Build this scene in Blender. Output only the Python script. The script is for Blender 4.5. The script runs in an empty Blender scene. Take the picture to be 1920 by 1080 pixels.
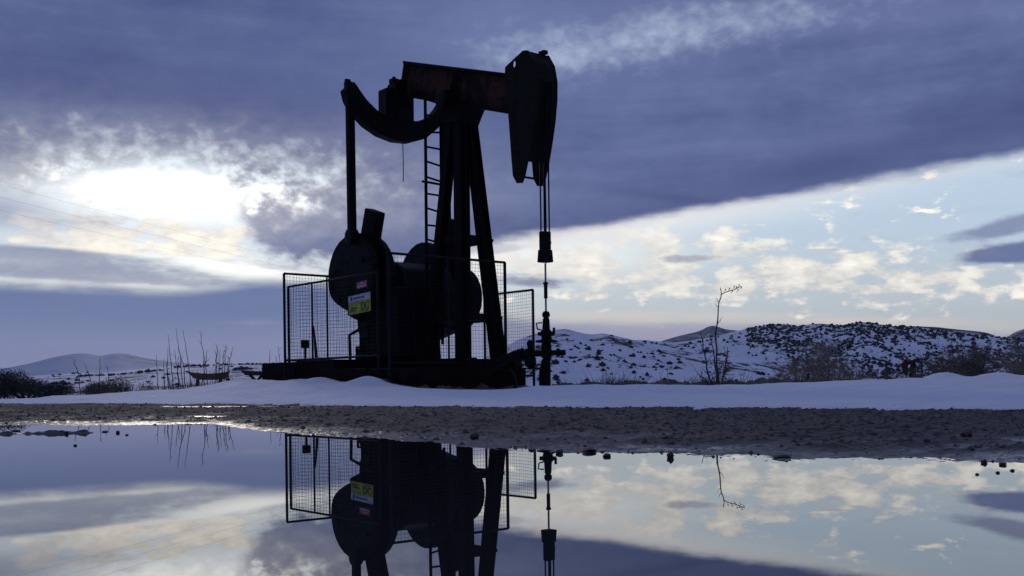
import bpy, bmesh, math, random
import numpy as np
from mathutils import Vector, Matrix, noise as mnoise

# ---------------------------------------------------------------- camera
FPX, ROLL, EYE = 2000.0, 0.013, 0.235      # focal length in photo pixels, camera roll, eye height above the puddle (m)
scene = bpy.context.scene
col = scene.collection
cam_data = bpy.data.cameras.new('camera')
cam = bpy.data.objects.new('camera', cam_data)
col.objects.link(cam)
cam_data.sensor_width = 36.0
cam_data.lens = 36.0 * FPX / 1920.0
cam_data.shift_y = 180.0 / 1920.0
cam_data.clip_start = 0.05
cam_data.clip_end = 40000.0
cam.location = (0, 0, EYE)
cam.matrix_world = Matrix.Translation((0, 0, EYE)) @ Matrix.Rotation(math.radians(90), 4, 'X') @ Matrix.Rotation(-ROLL, 4, 'Z')
scene.camera = cam
scene.render.engine = 'CYCLES'
scene.cycles.use_denoising = True
scene.cycles.max_bounces = 6
scene.cycles.diffuse_bounces = 2
scene.cycles.glossy_bounces = 3
scene.cycles.transparent_max_bounces = 8
scene.cycles.volume_bounces = 0
scene.cycles.sample_clamp_indirect = 4.0
scene.view_settings.view_transform = 'Standard'
scene.view_settings.look = 'None'
scene.view_settings.gamma = 1.0
scene.view_settings.exposure = 0.0
scene.view_settings.use_curve_mapping = False

def ray(px, py):
    u = (px - 960) / FPX; v = (720 - py) / FPX
    return (u*math.cos(ROLL) + v*math.sin(ROLL), 1.0, -u*math.sin(ROLL) + v*math.cos(ROLL))
def at(px, py, Y):
    d = ray(px, py)
    return Vector((d[0]*Y, Y, EYE + d[2]*Y))

# ---------------------------------------------------------------- sky (world)
SUN_AZ, SUN_EL = math.radians(-18.0), math.radians(13.0)   # azimuth from +Y towards +X
world = bpy.data.worlds.new('World')
scene.world = world
world.use_nodes = True
WT = world.node_tree
WT.nodes.clear()

class V:
    """a scalar socket of the node tree with arithmetic"""
    tree = WT
    def __init__(s, sock): s.s = sock
    @staticmethod
    def m(op, *a, clamp=False):
        n = V.tree.nodes.new('ShaderNodeMath'); n.operation = op; n.use_clamp = clamp
        for i, x in enumerate(a):
            if isinstance(x, V): V.tree.links.new(x.s, n.inputs[i])
            else: n.inputs[i].default_value = x
        return V(n.outputs[0])
    def __add__(s, o): return V.m('ADD', s, o)
    __radd__ = __add__
    def __sub__(s, o): return V.m('SUBTRACT', s, o)
    def __rsub__(s, o): return V.m('SUBTRACT', o, s)
    def __mul__(s, o): return V.m('MULTIPLY', s, o)
    __rmul__ = __mul__
    def __truediv__(s, o): return V.m('DIVIDE', s, o)
    def clamp(s): return V.m('ADD', s, 0.0, clamp=True)
    def inv(s): return V.m('SUBTRACT', 1.0, s)
    def max(s, o): return V.m('MAXIMUM', s, o)
    def min(s, o): return V.m('MINIMUM', s, o)
def sstep(x, a, b, lo=0.0, hi=1.0):
    n = V.tree.nodes.new('ShaderNodeMapRange'); n.interpolation_type = 'SMOOTHSTEP'
    V.tree.links.new(x.s, n.inputs[0])
    n.inputs[1].default_value = a; n.inputs[2].default_value = b; n.inputs[3].default_value = lo; n.inputs[4].default_value = hi
    return V(n.outputs[0])
def rgb(c):
    n = V.tree.nodes.new('ShaderNodeRGB'); n.outputs[0].default_value = (*c, 1); return n.outputs[0]
def mixc(f, a, b, mode='MIX'):
    n = V.tree.nodes.new('ShaderNodeMix'); n.data_type = 'RGBA'; n.blend_type = mode
    if isinstance(f, V): V.tree.links.new(f.s, n.inputs[0])
    else: n.inputs[0].default_value = f
    for k, x in ((6, a), (7, b)):
        if isinstance(x, tuple): n.inputs[k].default_value = (*x, 1)
        else: V.tree.links.new(x, n.inputs[k])
    return n.outputs[2]
def s2l(*c):
    return tuple((x/255/12.92 if x/255 <= .04045 else ((x/255+.055)/1.055)**2.4) for x in c)

tc = WT.nodes.new('ShaderNodeTexCoord')
sep = WT.nodes.new('ShaderNodeSeparateXYZ'); WT.links.new(tc.outputs['Generated'], sep.inputs[0])
DX, DY, DZ = V(sep.outputs[0]), V(sep.outputs[1]), V(sep.outputs[2])
QX = V.m('ARCTAN2', DX, DY) * 2000.0          # azimuth, 2000 units per radian
QY = V.m('ARCSINE', DZ) * 2000.0              # elevation, same units
def qc(px, py):
    d = ray(px, py)
    return 2000*math.atan2(d[0], d[1]), 2000*math.atan2(d[2], math.hypot(d[0], d[1]))
def wnoise(size, kz=1.0, detail=5, rough=.55, dist=0.0, seed=0.0, zoff=None):
    """fractal noise over the sky dome; size = feature width in the units of QX, kz = how much flatter than wide"""
    cmb = WT.nodes.new('ShaderNodeCombineXYZ')
    k = 2000.0/size
    WT.links.new((DX*k + seed).s, cmb.inputs[0]); WT.links.new((DY*k + seed*.37).s, cmb.inputs[1])
    z = DZ*(k*kz)
    if zoff is not None: z = z + zoff
    WT.links.new(z.s, cmb.inputs[2])
    n = WT.nodes.new('ShaderNodeTexNoise'); n.noise_dimensions = '3D'
    n.inputs['Scale'].default_value = 1.0; n.inputs['Detail'].default_value = detail
    n.inputs['Roughness'].default_value = rough; n.inputs['Distortion'].default_value = dist
    WT.links.new(cmb.outputs[0], n.inputs['Vector'])
    return V(n.outputs[0]) - 0.5
def fcurve(x, pts):
    """piecewise smooth function of QX given as (px, py) pairs of the cloud edge seen from the pond"""
    q = [qc(*p) for p in pts]
    x0, x1 = -1400.0, 1400.0
    y0, y1 = min(p[1] for p in q) - 20, max(p[1] for p in q) + 20
    n = WT.nodes.new('ShaderNodeFloatCurve')
    cu = n.mapping.curves[0]
    cu.points[0].location = (0, (q[0][1]-y0)/(y1-y0)); cu.points[1].location = (1, (q[-1][1]-y0)/(y1-y0))
    for a, b in q:
        cu.points.new((a-x0)/(x1-x0), (b-y0)/(y1-y0))
    n.mapping.update()
    WT.links.new(((x - x0)/(x1-x0)).clamp().s, n.inputs['Value'])
    return V(n.outputs[0])*(y1-y0) + y0
def blob(px, py, rx, ry, slope=0.0):
    """squared normalised distance from a point of the sky; slope shears it so that it runs uphill"""
    a, b = qc(px, py)
    dx = (QX - a); dy = (QY - b) - dx*slope
    dx = dx/rx; dy = dy/ry
    return dx*dx + dy*dy
def gauss(px, py, rx, ry, slope=0.0):
    return V.m('EXPONENT', blob(px, py, rx, ry, slope)*-1.0)

# noises shared by the layers (about -1 .. 1)
n_big = wnoise(900, 2.5, 3, .5, seed=3.1)*2.6
n_mid = wnoise(260, 2.0, 5, .6, seed=7.7)*2.6
n_mot = wnoise(34, 1.5, 3, .55, .1, seed=1.3)*3.0            # altocumulus mottling
n_str = wnoise(420, 9.0, 5, .6, seed=5.2)*2.6               # flat streaks
n_cum = wnoise(72, 2.1, 5, .58, .1, seed=11.4)*2.6         # small cumulus
n_fin = wnoise(48, 2.4, 4, .6, seed=21.0)*2.6

# clear dusk sky
sky = WT.nodes.new('ShaderNodeTexSky'); sky.sky_type = 'NISHITA'; sky.sun_disc = False
sky.sun_elevation = SUN_EL; sky.sun_rotation = SUN_AZ
sky.air_density = 1.0; sky.dust_density = 0.6; sky.ozone_density = 2.0
clear = mixc(1.0, sky.outputs[0], (0.082, 0.084, 0.085), 'MULTIPLY')
clear = mixc(0.88, clear, mixc(sstep(QY, 90, 330), s2l(198, 207, 216), s2l(198, 218, 238)))
# brightening of the thin cloud round the hidden sun
g_sun = gauss(335, 366, 285, 44)*(n_mot*.45 + n_mid*.45 + .85) + gauss(290, 420, 330, 60)*.03 + gauss(460, 505, 130, 14, -.12)*.5 + gauss(230, 462, 190, 14, -.06)*.3
clear = mixc(1.0, clear, mixc((g_sun).clamp(), (0, 0, 0), (.9, .82, .68)), 'ADD')
g_mid = gauss(1000, 485, 260, 40)
clear = mixc(1.0, clear, mixc(g_mid.clamp(), (0, 0, 0), (.36, .32, .22)), 'ADD')

# small cream cumulus low in the clear part
cum_zone = (gauss(1230, 490, 360, 52)*.98 + gauss(1640, 525, 340, 56)*.8 + gauss(1450, 555, 420, 26)*.3 + gauss(1080, 470, 170, 60)*.6
            + gauss(1420, 410, 260, 26, .1)*.45).clamp()
cum = sstep(n_cum*1.5 + n_fin*.5 + n_mid*.35 + cum_zone*1.1, .55, 1.15)
cum_col = mixc(sstep(n_fin*.6 + n_cum*.6, -.35, .5), s2l(226, 222, 216), (1.12, 1.07, .96))
clear = mixc(cum*.9, clear, cum_col)
n_puf = sstep(n_cum*1.7 + n_fin*.6 + n_mid*.3 + (gauss(130, 425, 230, 30) + gauss(400, 445, 170, 30) + gauss(240, 468, 210, 12, -.05)*1.2)*.85, .55, 1.1)      # puffs below the sun
clear = mixc(n_puf*.9, clear, mixc(sstep(n_fin*.7 + n_cum*.5, -.5, .4), s2l(226, 220, 212), (1.2, 1.13, .98)))
cum_sh = sstep(n_cum*.6 + n_fin*.6 + gauss(1300, 484, 90, 14)*1.3, .75, 1.25)
clear = mixc((cum_sh*.75).clamp(), clear, s2l(160, 165, 182))

# lower edge of the big dark deck
edge = fcurve(QX, [(-250, 335), (0, 348), (100, 345), (200, 335), (330, 332), (400, 348), (450, 405), (500, 462), (560, 498), (640, 500), (800, 477), (950, 453), (1040, 441),
                   (1200, 415), (1330, 390), (1500, 364), (1700, 328), (1920, 290), (2150, 250)])
edge = edge - sstep(V.m('ABSOLUTE', QX), 1300, 2600)*900.0      # the deck closes down to the horizon away from the sunset
leftness = sstep(QX, -150, -420)
d_edge = QY - edge + n_str*9 + n_fin*2.5 + leftness*(n_mot*40 + n_mid*26 + n_str*8) + n_mid*8.0 + n_fin*3.0 + n_big*5.0

# low stratus and the hazy band along the horizon
low_edge = fcurve(QX, [(-250, 524), (0, 530), (150, 538), (300, 545), (420, 536), (520, 524), (640, 532), (780, 556), (920, 584), (1040, 598),
                       (1150, 600), (1400, 604), (1650, 614), (1920, 624), (2150, 632)])
d_low = low_edge - QY + n_str*9 + n_fin*2
low = sstep(d_low, -12, 20)
right = sstep(QX, -500, 450)
low_col = mixc(sstep(QY + n_str*14, 35, 165), mixc(right, s2l(152, 157, 192), s2l(176, 174, 196)), mixc(right, s2l(109, 125, 168), s2l(186, 183, 196)))
low_col = mixc(sstep(n_str + n_fin*.2, -.4, .8)*.30, low_col, s2l(140, 148, 184))
low_col = mixc((gauss(470, 605, 45, 5)*(n_fin*.5 + .6)*.5).clamp(), low_col, s2l(176, 174, 188))
# cream line riding on the band at the right
line = (sstep(V.m('ABSOLUTE', d_low + n_str*6 + 6), 17, 0)*(right*.9 + .1)*sstep(n_str + n_mid, -.9, .3)).clamp()
# streaky grey bars above the stratus
bars_l = sstep(n_str*1.0 + n_fin*.45 + n_mid*.6 + gauss(130, 508, 560, 34)*1.12 + gauss(40, 470, 120, 9)*1.2 + gauss(400, 490, 170, 14)*.6
               - gauss(270, 466, 150, 9, -.06)*.9 - gauss(470, 512, 110, 10, -.14)*1.4 - gauss(240, 536, 330, 5, -.03)*.6, .2, 1.25)
bars_r = sstep(n_str*.95 + n_fin*.4 + n_mid*.2 + gauss(1000, 527, 120, 17)*1.15 + gauss(940, 466, 110, 12, .06)*1.2, .62, 1.3)
bars_s = sstep(n_str*.8 + n_fin*.35 + gauss(1160, 546, 150, 7, .0)*1.1 + gauss(1560, 468, 80, 5)*1.1, .75, 1.4)*.6
clear = mixc(bars_l*.82, clear, mixc(sstep(n_fin*.4 + n_str, -.5, .7), s2l(118, 128, 166), s2l(164, 170, 192)))
clear = mixc(bars_r*.85, clear, s2l(128, 136, 168))
clear = mixc(bars_s, clear, s2l(155, 163, 182))
clear = mixc((gauss(-20, 395, 130, 48)*(n_mid*.5 + .7)).clamp(), clear, s2l(158, 165, 190))
# dark streaks at the far right
st_a = sstep(n_fin*.22 + n_str*.3 + gauss(1950, 410, 165, 20, .16)*1.2, .42, .95)
st_b = sstep(n_fin*.22 + n_str*.25 + gauss(1945, 470, 150, 22, .06)*1.2, .45, .85)
clear = mixc((st_a*.9).clamp(), clear, s2l(134, 145, 178))
clear = mixc((st_b*.95).clamp(), clear, s2l(104, 117, 160))
under = sstep(d_edge, -75, 0)*gauss(1180, 420, 420, 110, .16)        # thin bright veil just under the deck
clear = mixc((under*.75).clamp(), clear, (.95, .94, .93))
below = mixc(low, clear, low_col)
below = mixc((line*.6).clamp(), below, s2l(236, 222, 206))

# the big dark deck
deck = sstep(d_edge/(1.0 + leftness*1.6), -10, 16)
# opening where the sun comes through, ragged along its upper rim
hr = blob(350, 345, 255, 58, .03)
hole = sstep(.90 - hr + n_mot*1.05 + n_mid*.30 + n_fin*.25, -.1, 1.05)
thin = sstep(1.15 - blob(350, 330, 330, 85) + n_mot*1.4, .0, 1.9)*.85
deck_a = (deck*(1.0 - hole*.98)*(1.0 - thin*.6)).clamp()
dk = mixc(sstep(n_mid*.35 + n_big*.5 + n_str*.3 + n_mot*.08, -.5, .55), s2l(72, 83, 130), s2l(110, 123, 166))
dk = mixc((gauss(850, 160, 420, 160, .1)*.5).clamp(), dk, s2l(104, 118, 163))
dk = mixc((gauss(330, 175, 480, 70)*.6).clamp(), dk, s2l(78, 88, 135))
dk = mixc((gauss(60, 300, 280, 50)*sstep(n_mid + n_mot*.5, -.6, .6)*.7).clamp(), dk, s2l(142, 147, 170))
halo = gauss(345, 352, 370, 88)
dk = mixc((halo*(n_mot*.35 + n_mid*.2 + .62)).clamp(), dk, s2l(232, 228, 224))
dk = mixc((gauss(1640, 290, 480, 42, .17)*.7).clamp(), dk, s2l(78, 86, 132))
dk = mixc((gauss(1270, 372, 110, 8, -.14)*.5).clamp(), dk, s2l(78, 84, 128))
# lighter broken part higher up
gz = gauss(1130, 85, 300, 60, .14) + gauss(1560, 15, 420, 45, .05)*.7
gap = sstep(n_mot*.6 + n_mid*.6 + gz*.9, .35, 2.1)
high = sstep(QY + n_mid*110, 640, 1300)
gap_h = sstep(n_mid*.6 + n_mot*.25 + .05, -.5, .7)
dk = mixc((gz*.4).clamp(), dk, s2l(128, 140, 182))
dk = mixc((gap*.78).clamp(), dk, s2l(188, 203, 225))
dk = mixc((high*gap_h*.4).clamp(), dk, s2l(138, 150, 190))
rim = sstep(V.m('ABSOLUTE', d_edge + 6), 18, 0)*sstep(QX, -200, 100)*.3
out = mixc(deck_a, below, dk)
out = mixc(rim.clamp(), out, s2l(228, 224, 228))

bg = WT.nodes.new('ShaderNodeBackground'); WT.links.new(out, bg.inputs[0]); bg.inputs[1].default_value = 1.0
wo = WT.nodes.new('ShaderNodeOutputWorld'); WT.links.new(bg.outputs[0], wo.inputs[0])
world.cycles.sampling_method = 'MANUAL'; world.cycles.sample_map_resolution = 512

# ---------------------------------------------------------------- sun, low behind cloud
sun_data = bpy.data.lights.new('sun', 'SUN')
sun_data.energy = 0.35; sun_data.angle = math.radians(5.0); sun_data.color = (1.0, .9, .76)
sun = bpy.data.objects.new('sun', sun_data); col.objects.link(sun)
sd = Vector((math.sin(SUN_AZ)*math.cos(SUN_EL), math.cos(SUN_AZ)*math.cos(SUN_EL), math.sin(SUN_EL)))
sun.location = sd*60
sun.rotation_euler = (-sd).to_track_quat('-Z', 'Y').to_euler()

# ================================================================ helpers
rng = random.Random(7)
nrng = np.random.default_rng(11)
def link(o, parent=None):
    col.objects.link(o)
    if parent is not None: o.parent = parent
    return o
def tag(o, label=None, cat=None, group=None, kind=None):
    if label: o['label'] = label
    if cat: o['category'] = cat
    if group: o['group'] = group
    if kind: o['kind'] = kind
    return o
def empty(name, loc, rz=0.0, label=None, cat=None, group=None):
    o = bpy.data.objects.new(name, None); col.objects.link(o)
    o.location = loc; o.rotation_euler = (0, 0, rz); o.empty_display_size = .2
    return tag(o, label, cat, group)
def copy_tree(o, parent=None):
    c = o.copy(); col.objects.link(c); c.parent = parent
    for ch in o.children: copy_tree(ch, c)
    return c
class MB:
    """collects shapes into one mesh"""
    def __init__(s): s.v = []; s.f = []
    def add(s, vs, fs):
        b = len(s.v); s.v += [tuple(x) for x in vs]; s.f += [tuple(b+i for i in f) for f in fs]; return s
    def box(s, c, size, rot=None):
        c = Vector(c); hx, hy, hz = [x/2 for x in size]
        vs = [Vector((x, y, z)) for x in (-hx, hx) for y in (-hy, hy) for z in (-hz, hz)]
        if rot is not None: vs = [rot @ v for v in vs]
        return s.add([c+v for v in vs], [(0,1,3,2), (4,6,7,5), (0,4,5,1), (2,3,7,6), (0,2,6,4), (1,5,7,3)])
    def bar(s, p0, p1, w, h, up=(0, 0, 1)):
        p0 = Vector(p0); p1 = Vector(p1); d = (p1-p0).normalized()
        side = d.cross(Vector(up))
        if side.length < 1e-4: side = d.cross(Vector((1, 0, 0)))
        side.normalize(); u = side.cross(d)
        vs = [p + side*(a*w/2) + u*(b*h/2) for p in (p0, p1) for a, b in ((-1,-1), (1,-1), (1,1), (-1,1))]
        return s.add(vs, [(3,2,1,0), (4,5,6,7), (0,1,5,4), (1,2,6,5), (2,3,7,6), (3,0,4,7)])
    def tube(s, pts, r, n=8, cap=True):
        pts = [Vector(p) for p in pts]; m = len(pts)
        rs = r if isinstance(r, (list, tuple)) else [r]*m
        prev = None; vs = []
        for i, p in enumerate(pts):
            d = (pts[min(i+1, m-1)] - pts[max(i-1, 0)]).normalized()
            if prev is None:
                a = d.cross(Vector((0, 0, 1)))
                if a.length < 1e-3: a = d.cross(Vector((1, 0, 0)))
            else: a = prev - d*prev.dot(d)
            a.normalize(); b = d.cross(a); prev = a
            vs += [p + a*(rs[i]*math.cos(2*math.pi*k/n)) + b*(rs[i]*math.sin(2*math.pi*k/n)) for k in range(n)]
        fs = [(i*n+k, i*n+(k+1) % n, (i+1)*n+(k+1) % n, (i+1)*n+k) for i in range(m-1) for k in range(n)]
        if cap: fs += [tuple(range(n-1, -1, -1)), tuple((m-1)*n+k for k in range(n))]
        return s.add(vs, fs)
    def lathe(s, c, prof, n=16, axis='z'):
        c = Vector(c); pts = []
        for r, z in prof:
            for k in range(n):
                t = 2*math.pi*k/n; x, y = r*math.cos(t), r*math.sin(t)
                q = (x, y, z) if axis == 'z' else ((z, x, y) if axis == 'x' else (x, z, y))
                pts.append(c + Vector(q))
        m = len(prof)
        fs = [(i*n+k, i*n+(k+1) % n, (i+1)*n+(k+1) % n, (i+1)*n+k) for i in range(m-1) for k in range(n)]
        fs += [tuple(range(n-1, -1, -1)), tuple((m-1)*n+k for k in range(n))]
        return s.add(pts, fs)
    def prism(s, outline, n0, n1, axis='y'):
        """outline in (x, z) extruded along y, or in (y, z) extruded along x"""
        m = len(outline)
        mk = (lambda a, z, t: (a, t, z)) if axis == 'y' else (lambda a, z, t: (t, a, z))
        vs = [mk(a, z, n0) for a, z in outline] + [mk(a, z, n1) for a, z in outline]
        fs = [tuple(range(m)), tuple(range(2*m-1, m-1, -1))] + [(i, m+i, m+(i+1) % m, (i+1) % m) for i in range(m)]
        return s.add(vs, fs)
    def mesh(s, name, mat, smooth=False):
        me = bpy.data.meshes.new(name); me.from_pydata(s.v, [], s.f); me.update()
        bm = bmesh.new(); bm.from_mesh(me); bmesh.ops.recalc_face_normals(bm, faces=bm.faces); bm.to_mesh(me); bm.free()
        if smooth:
            me.polygons.foreach_set('use_smooth', [True]*len(me.polygons))
        me.materials.append(mat); return me
    def build(s, name, mat, parent=None, smooth=False, dz=0.0):
        if dz: s.v = [(x, y, z+dz) for x, y, z in s.v]
        return link(bpy.data.objects.new(name, s.mesh(name, mat, smooth)), parent)
def bevel(o, w, seg=2):
    m = o.modifiers.new('bevel', 'BEVEL'); m.width = w; m.segments = seg; m.limit_method = 'ANGLE'; return o

# ================================================================ materials
def new_mat(name):
    m = bpy.data.materials.new(name); m.use_nodes = True
    t = m.node_tree; V.tree = t
    return m, t, t.nodes['Principled BSDF']
def tnoise(t, scale, detail=4, rough=.55, coord='Object', kz=1.0, dist=0.0):
    tcn = t.nodes.new('ShaderNodeTexCoord'); mp = t.nodes.new('ShaderNodeMapping')
    t.links.new(tcn.outputs[coord], mp.inputs[0]); mp.inputs['Scale'].default_value = (scale, scale, scale*kz)
    n = t.nodes.new('ShaderNodeTexNoise'); t.links.new(mp.outputs[0], n.inputs['Vector'])
    n.inputs['Scale'].default_value = 1.0; n.inputs['Detail'].default_value = detail
    n.inputs['Roughness'].default_value = rough; n.inputs['Distortion'].default_value = dist
    return V(n.outputs[0])
def bump(t, bs, height, strength, dist):
    b = t.nodes.new('ShaderNodeBump'); b.inputs['Strength'].default_value = strength; b.inputs['Distance'].default_value = dist
    t.links.new(height.s, b.inputs['Height']); t.links.new(b.outputs[0], bs.inputs['Normal'])
def simple(name, c, rough=.6, metal=0.0, var=.35, scale=6.0, c2=None, bmp=0.0, spec=.5):
    m, t, bs = new_mat(name)
    n = tnoise(t, scale, 5, .6)
    c2 = c2 or tuple(x*(1-var) for x in c)
    t.links.new(mixc(sstep(n, .35, .65), c2, c), bs.inputs['Base Color'])
    bs.inputs['Roughness'].default_value = rough; bs.inputs['Metallic'].default_value = metal
    bs.inputs['Specular IOR Level'].default_value = spec
    if bmp: bump(t, bs, tnoise(t, scale*6, 4), bmp, .01)
    return m
def rusty(name, paint, rust, amount=.5, scale=3.0, rough=.55):
    m, t, bs = new_mat(name)
    n = tnoise(t, scale, 7, .65); n2 = tnoise(t, scale*7, 4, .6); n3 = tnoise(t, scale*2, 4, .6, kz=.15)
    mask = sstep(n + (n2 - .5)*.35 + (n3 - .5)*.4, .62-.25*amount, .78-.25*amount)
    c = mixc(mask, paint, rust)
    c = mixc((sstep(n2, .45, .7)*.4), c, tuple(x*.5 for x in paint))
    t.links.new(c, bs.inputs['Base Color'])
    t.links.new((mask*.3 + rough).s, bs.inputs['Roughness'])
    bs.inputs['Specular IOR Level'].default_value = .07
    bump(t, bs, n2*.5 + mask*.3, .35, .01)
    return m
M = {}
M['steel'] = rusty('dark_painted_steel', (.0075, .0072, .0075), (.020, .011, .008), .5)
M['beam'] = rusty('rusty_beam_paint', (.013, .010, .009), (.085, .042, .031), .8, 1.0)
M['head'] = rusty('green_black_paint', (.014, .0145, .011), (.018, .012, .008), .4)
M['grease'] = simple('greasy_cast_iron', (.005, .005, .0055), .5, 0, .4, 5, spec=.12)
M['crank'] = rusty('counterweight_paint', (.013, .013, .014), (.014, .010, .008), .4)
M['galv'] = simple('galvanised_tube', (.013, .0135, .015), .6, .1, .3, 8, spec=.15)
M['wire'] = simple('galvanised_wire', (.010, .0105, .012), .6, .1, .2, 8, spec=.15)
M['cable'] = simple('wire_rope', (.008, .008, .009), .7, 0, .3, 30, spec=.1)
M['rod'] = simple('polished_steel', (.30, .30, .31), .28, 1.0, .2, 10)
M['concrete'] = simple('oil_stained_concrete', (.014, .010, .009), .9, 0, .5, 1.5, bmp=.4, spec=.1)
M['timber'] = simple('weathered_timber', (.05, .04, .034), .85, 0, .4, 7, bmp=.3)
M['trough'] = rusty('rusty_sheet', (.12, .08, .066), (.15, .07, .05), .7, 2.0, .7)
M['sign_w'] = simple('sign_white', (.52, .54, .60), .5, 0, .35, 7)
M['sign_y'] = simple('sign_yellow', (.36, .41, .02), .5, 0, .45, 6)
M['sign_r'] = simple('sign_red', (.40, .02, .06), .4, 0, .15, 14)
M['ink'] = simple('sign_ink', (.012, .014, .02), .5, 0, .2, 20)
M['ink_b'] = simple('sign_blue_ink', (.02, .035, .20), .5, 0, .2, 20)
M['stem'] = simple('dry_stem', (.075, .055, .042), .9, 0, .4, 12)
M['twig'] = simple('bare_twig', (.33, .27, .22), .9, 0, .35, 8)
M['grass'] = simple('dry_grass', (.13, .095, .06), .9, 0, .4, 10)
M['rock'] = simple('wet_stone', (.055, .047, .042), .6, 0, .5, 18, bmp=.4)
M['rock_b'] = simple('brown_stone', (.12, .062, .035), .6, 0, .4, 18, bmp=.4)
M['leaf'] = simple('dark_evergreen_leaf', (.030, .040, .026), .75, 0, .5, 1.2)
M['leaf_b'] = simple('brown_scrub_leaf', (.16, .135, .10), .85, 0, .4, 1.2)
M['leaf_hazed'] = simple('hazed_scrub_leaf', (.055, .058, .060), .85, 0, .5, .3)  # leaf colour paled to grey, haze over the hills painted in
M['red'] = rusty('red_oxide_paint', (.05, .016, .013), (.04, .022, .018), .5)

def snow_mat(name, dirt=None, dirt_amt=.0, dirt_scale=.02, bump_scale=3.0, tint=(.88, .90, .94), kz=1.0):
    m, t, bs = new_mat(name)
    n = tnoise(t, bump_scale, 6, .6); n2 = tnoise(t, bump_scale*14, 3, .6)
    c = mixc(sstep(n, .3, .7), tuple(x*.93 for x in tint), tint)
    if dirt:
        d = tnoise(t, dirt_scale, 8, .66, kz=kz); d2 = tnoise(t, dirt_scale*9, 4, .7)
        mask = sstep(d + (d2 - .5)*.35, .66-dirt_amt, .72-dirt_amt)
        c = mixc(mask, c, dirt)
    t.links.new(c, bs.inputs['Base Color'])
    bs.inputs['Roughness'].default_value = .75; bs.inputs['Specular IOR Level'].default_value = .25
    bump(t, bs, n + n2*.25, .8, .14/bump_scale)
    return m
M['snow'] = snow_mat('old_snow', (.42, .38, .36), -.02, 1.1, 2.2)
M['snow_far'] = snow_mat('hillside_snow', (.06, .052, .046), .115, .05, .25, kz=2.0)
M['snow_scrub'] = snow_mat('scrubby_hillside_snow', (.045, .044, .042), .10, .09, .25)
M['snow_mtn_hazed'] = snow_mat('hazed_mountain_snow', (.13, .165, .24), .10, .0016, .004, (.54, .62, .76))  # the blue of distant haze is mixed into both snow and rock colours
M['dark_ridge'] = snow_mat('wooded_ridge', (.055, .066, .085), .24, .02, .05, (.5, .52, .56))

# mud: wetness follows the height above the water
m, t, bs = new_mat('wet_mud')
g = t.nodes.new('ShaderNodeNewGeometry'); sp = t.nodes.new('ShaderNodeSeparateXYZ'); t.links.new(g.outputs['Position'], sp.inputs[0])
zz = V(sp.outputs[2])
n1 = tnoise(t, 2.2, 6, .6); n2 = tnoise(t, 38, 5, .65); n3 = tnoise(t, 9, 5, .6)
wet = sstep(zz + (n3 - .5)*.012 + (n1 - .5)*.014, .016, .002)
c = mixc(sstep(n2 + (n3-.5)*.6, .38, .62), (.030, .026, .023), (.175, .150, .128))
n4 = tnoise(t, .75, 5, .6, kz=1.0)
patch = sstep(n4, .48, .66)          # damp, darker patches of finer silt
c = mixc(sstep(n1, .35, .7)*.5, c, (.085, .068, .055))
c = mixc(patch*.6, c, (.040, .034, .031))
c = mixc(wet*.55, c, (.045, .040, .038))
t.links.new(c, bs.inputs['Base Color'])
t.links.new((.92 - wet*.50 - patch*.25 + (n2-.5)*.3).s, bs.inputs['Roughness'])
t.links.new((.25 + wet*.35).s, bs.inputs['Specular IOR Level'])
bump(t, bs, n2 + n3*1.2, .55, .012)
M['mud'] = m

m, t, bs = new_mat('puddle_water')
bs.inputs['Base Color'].default_value = (.028, .027, .030, 1)
bs.inputs['Roughness'].default_value = .0; bs.inputs['IOR'].default_value = 1.55
M['water'] = m

# ================================================================ terrain
def pchip(xs, ys):
    xs = np.array(xs, float); ys = np.array(ys, float)
    def f(x):
        x = np.clip(x, xs[0], xs[-1]); i = np.clip(np.searchsorted(xs, x) - 1, 0, len(xs)-2)
        h = xs[i+1]-xs[i]; u = (x-xs[i])/h
        m_ = np.gradient(ys, xs)
        h00 = 2*u**3-3*u**2+1; h10 = u**3-2*u**2+u; h01 = -2*u**3+3*u**2; h11 = u**3-u**2
        return h00*ys[i]+h10*h*m_[i]+h01*ys[i+1]+h11*h*m_[i+1]
    return f
_perm = nrng.permutation(512); _perm = np.concatenate([_perm, _perm, _perm])
_grad = nrng.normal(size=(512, 2)); _grad /= np.linalg.norm(_grad, axis=1)[:, None]
def perlin(x, y):
    x = np.asarray(x, float); y = np.asarray(y, float)
    xi = np.floor(x).astype(int); yi = np.floor(y).astype(int); xf = x-xi; yf = y-yi
    def g(ix, iy, dx, dy):
        q = _grad[_perm[(_perm[ix & 511] + iy) & 511]]
        return q[..., 0]*dx + q[..., 1]*dy
    u = xf**3*(xf*(xf*6-15)+10); v = yf**3*(yf*(yf*6-15)+10)
    a = g(xi, yi, xf, yf); b = g(xi+1, yi, xf-1, yf); c = g(xi, yi+1, xf, yf-1); d = g(xi+1, yi+1, xf-1, yf-1)
    return (a*(1-u)+b*u)*(1-v) + (c*(1-u)+d*u)*v
def fbm(x, y, oct=4, gain=.5, seed=0.0):
    s = 0; a = 1.0
    for k in range(oct):
        s = s + a*perlin(x*2**k + seed + 17*k, y*2**k + seed*1.7 - 9*k); a *= gain
    return s
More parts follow.
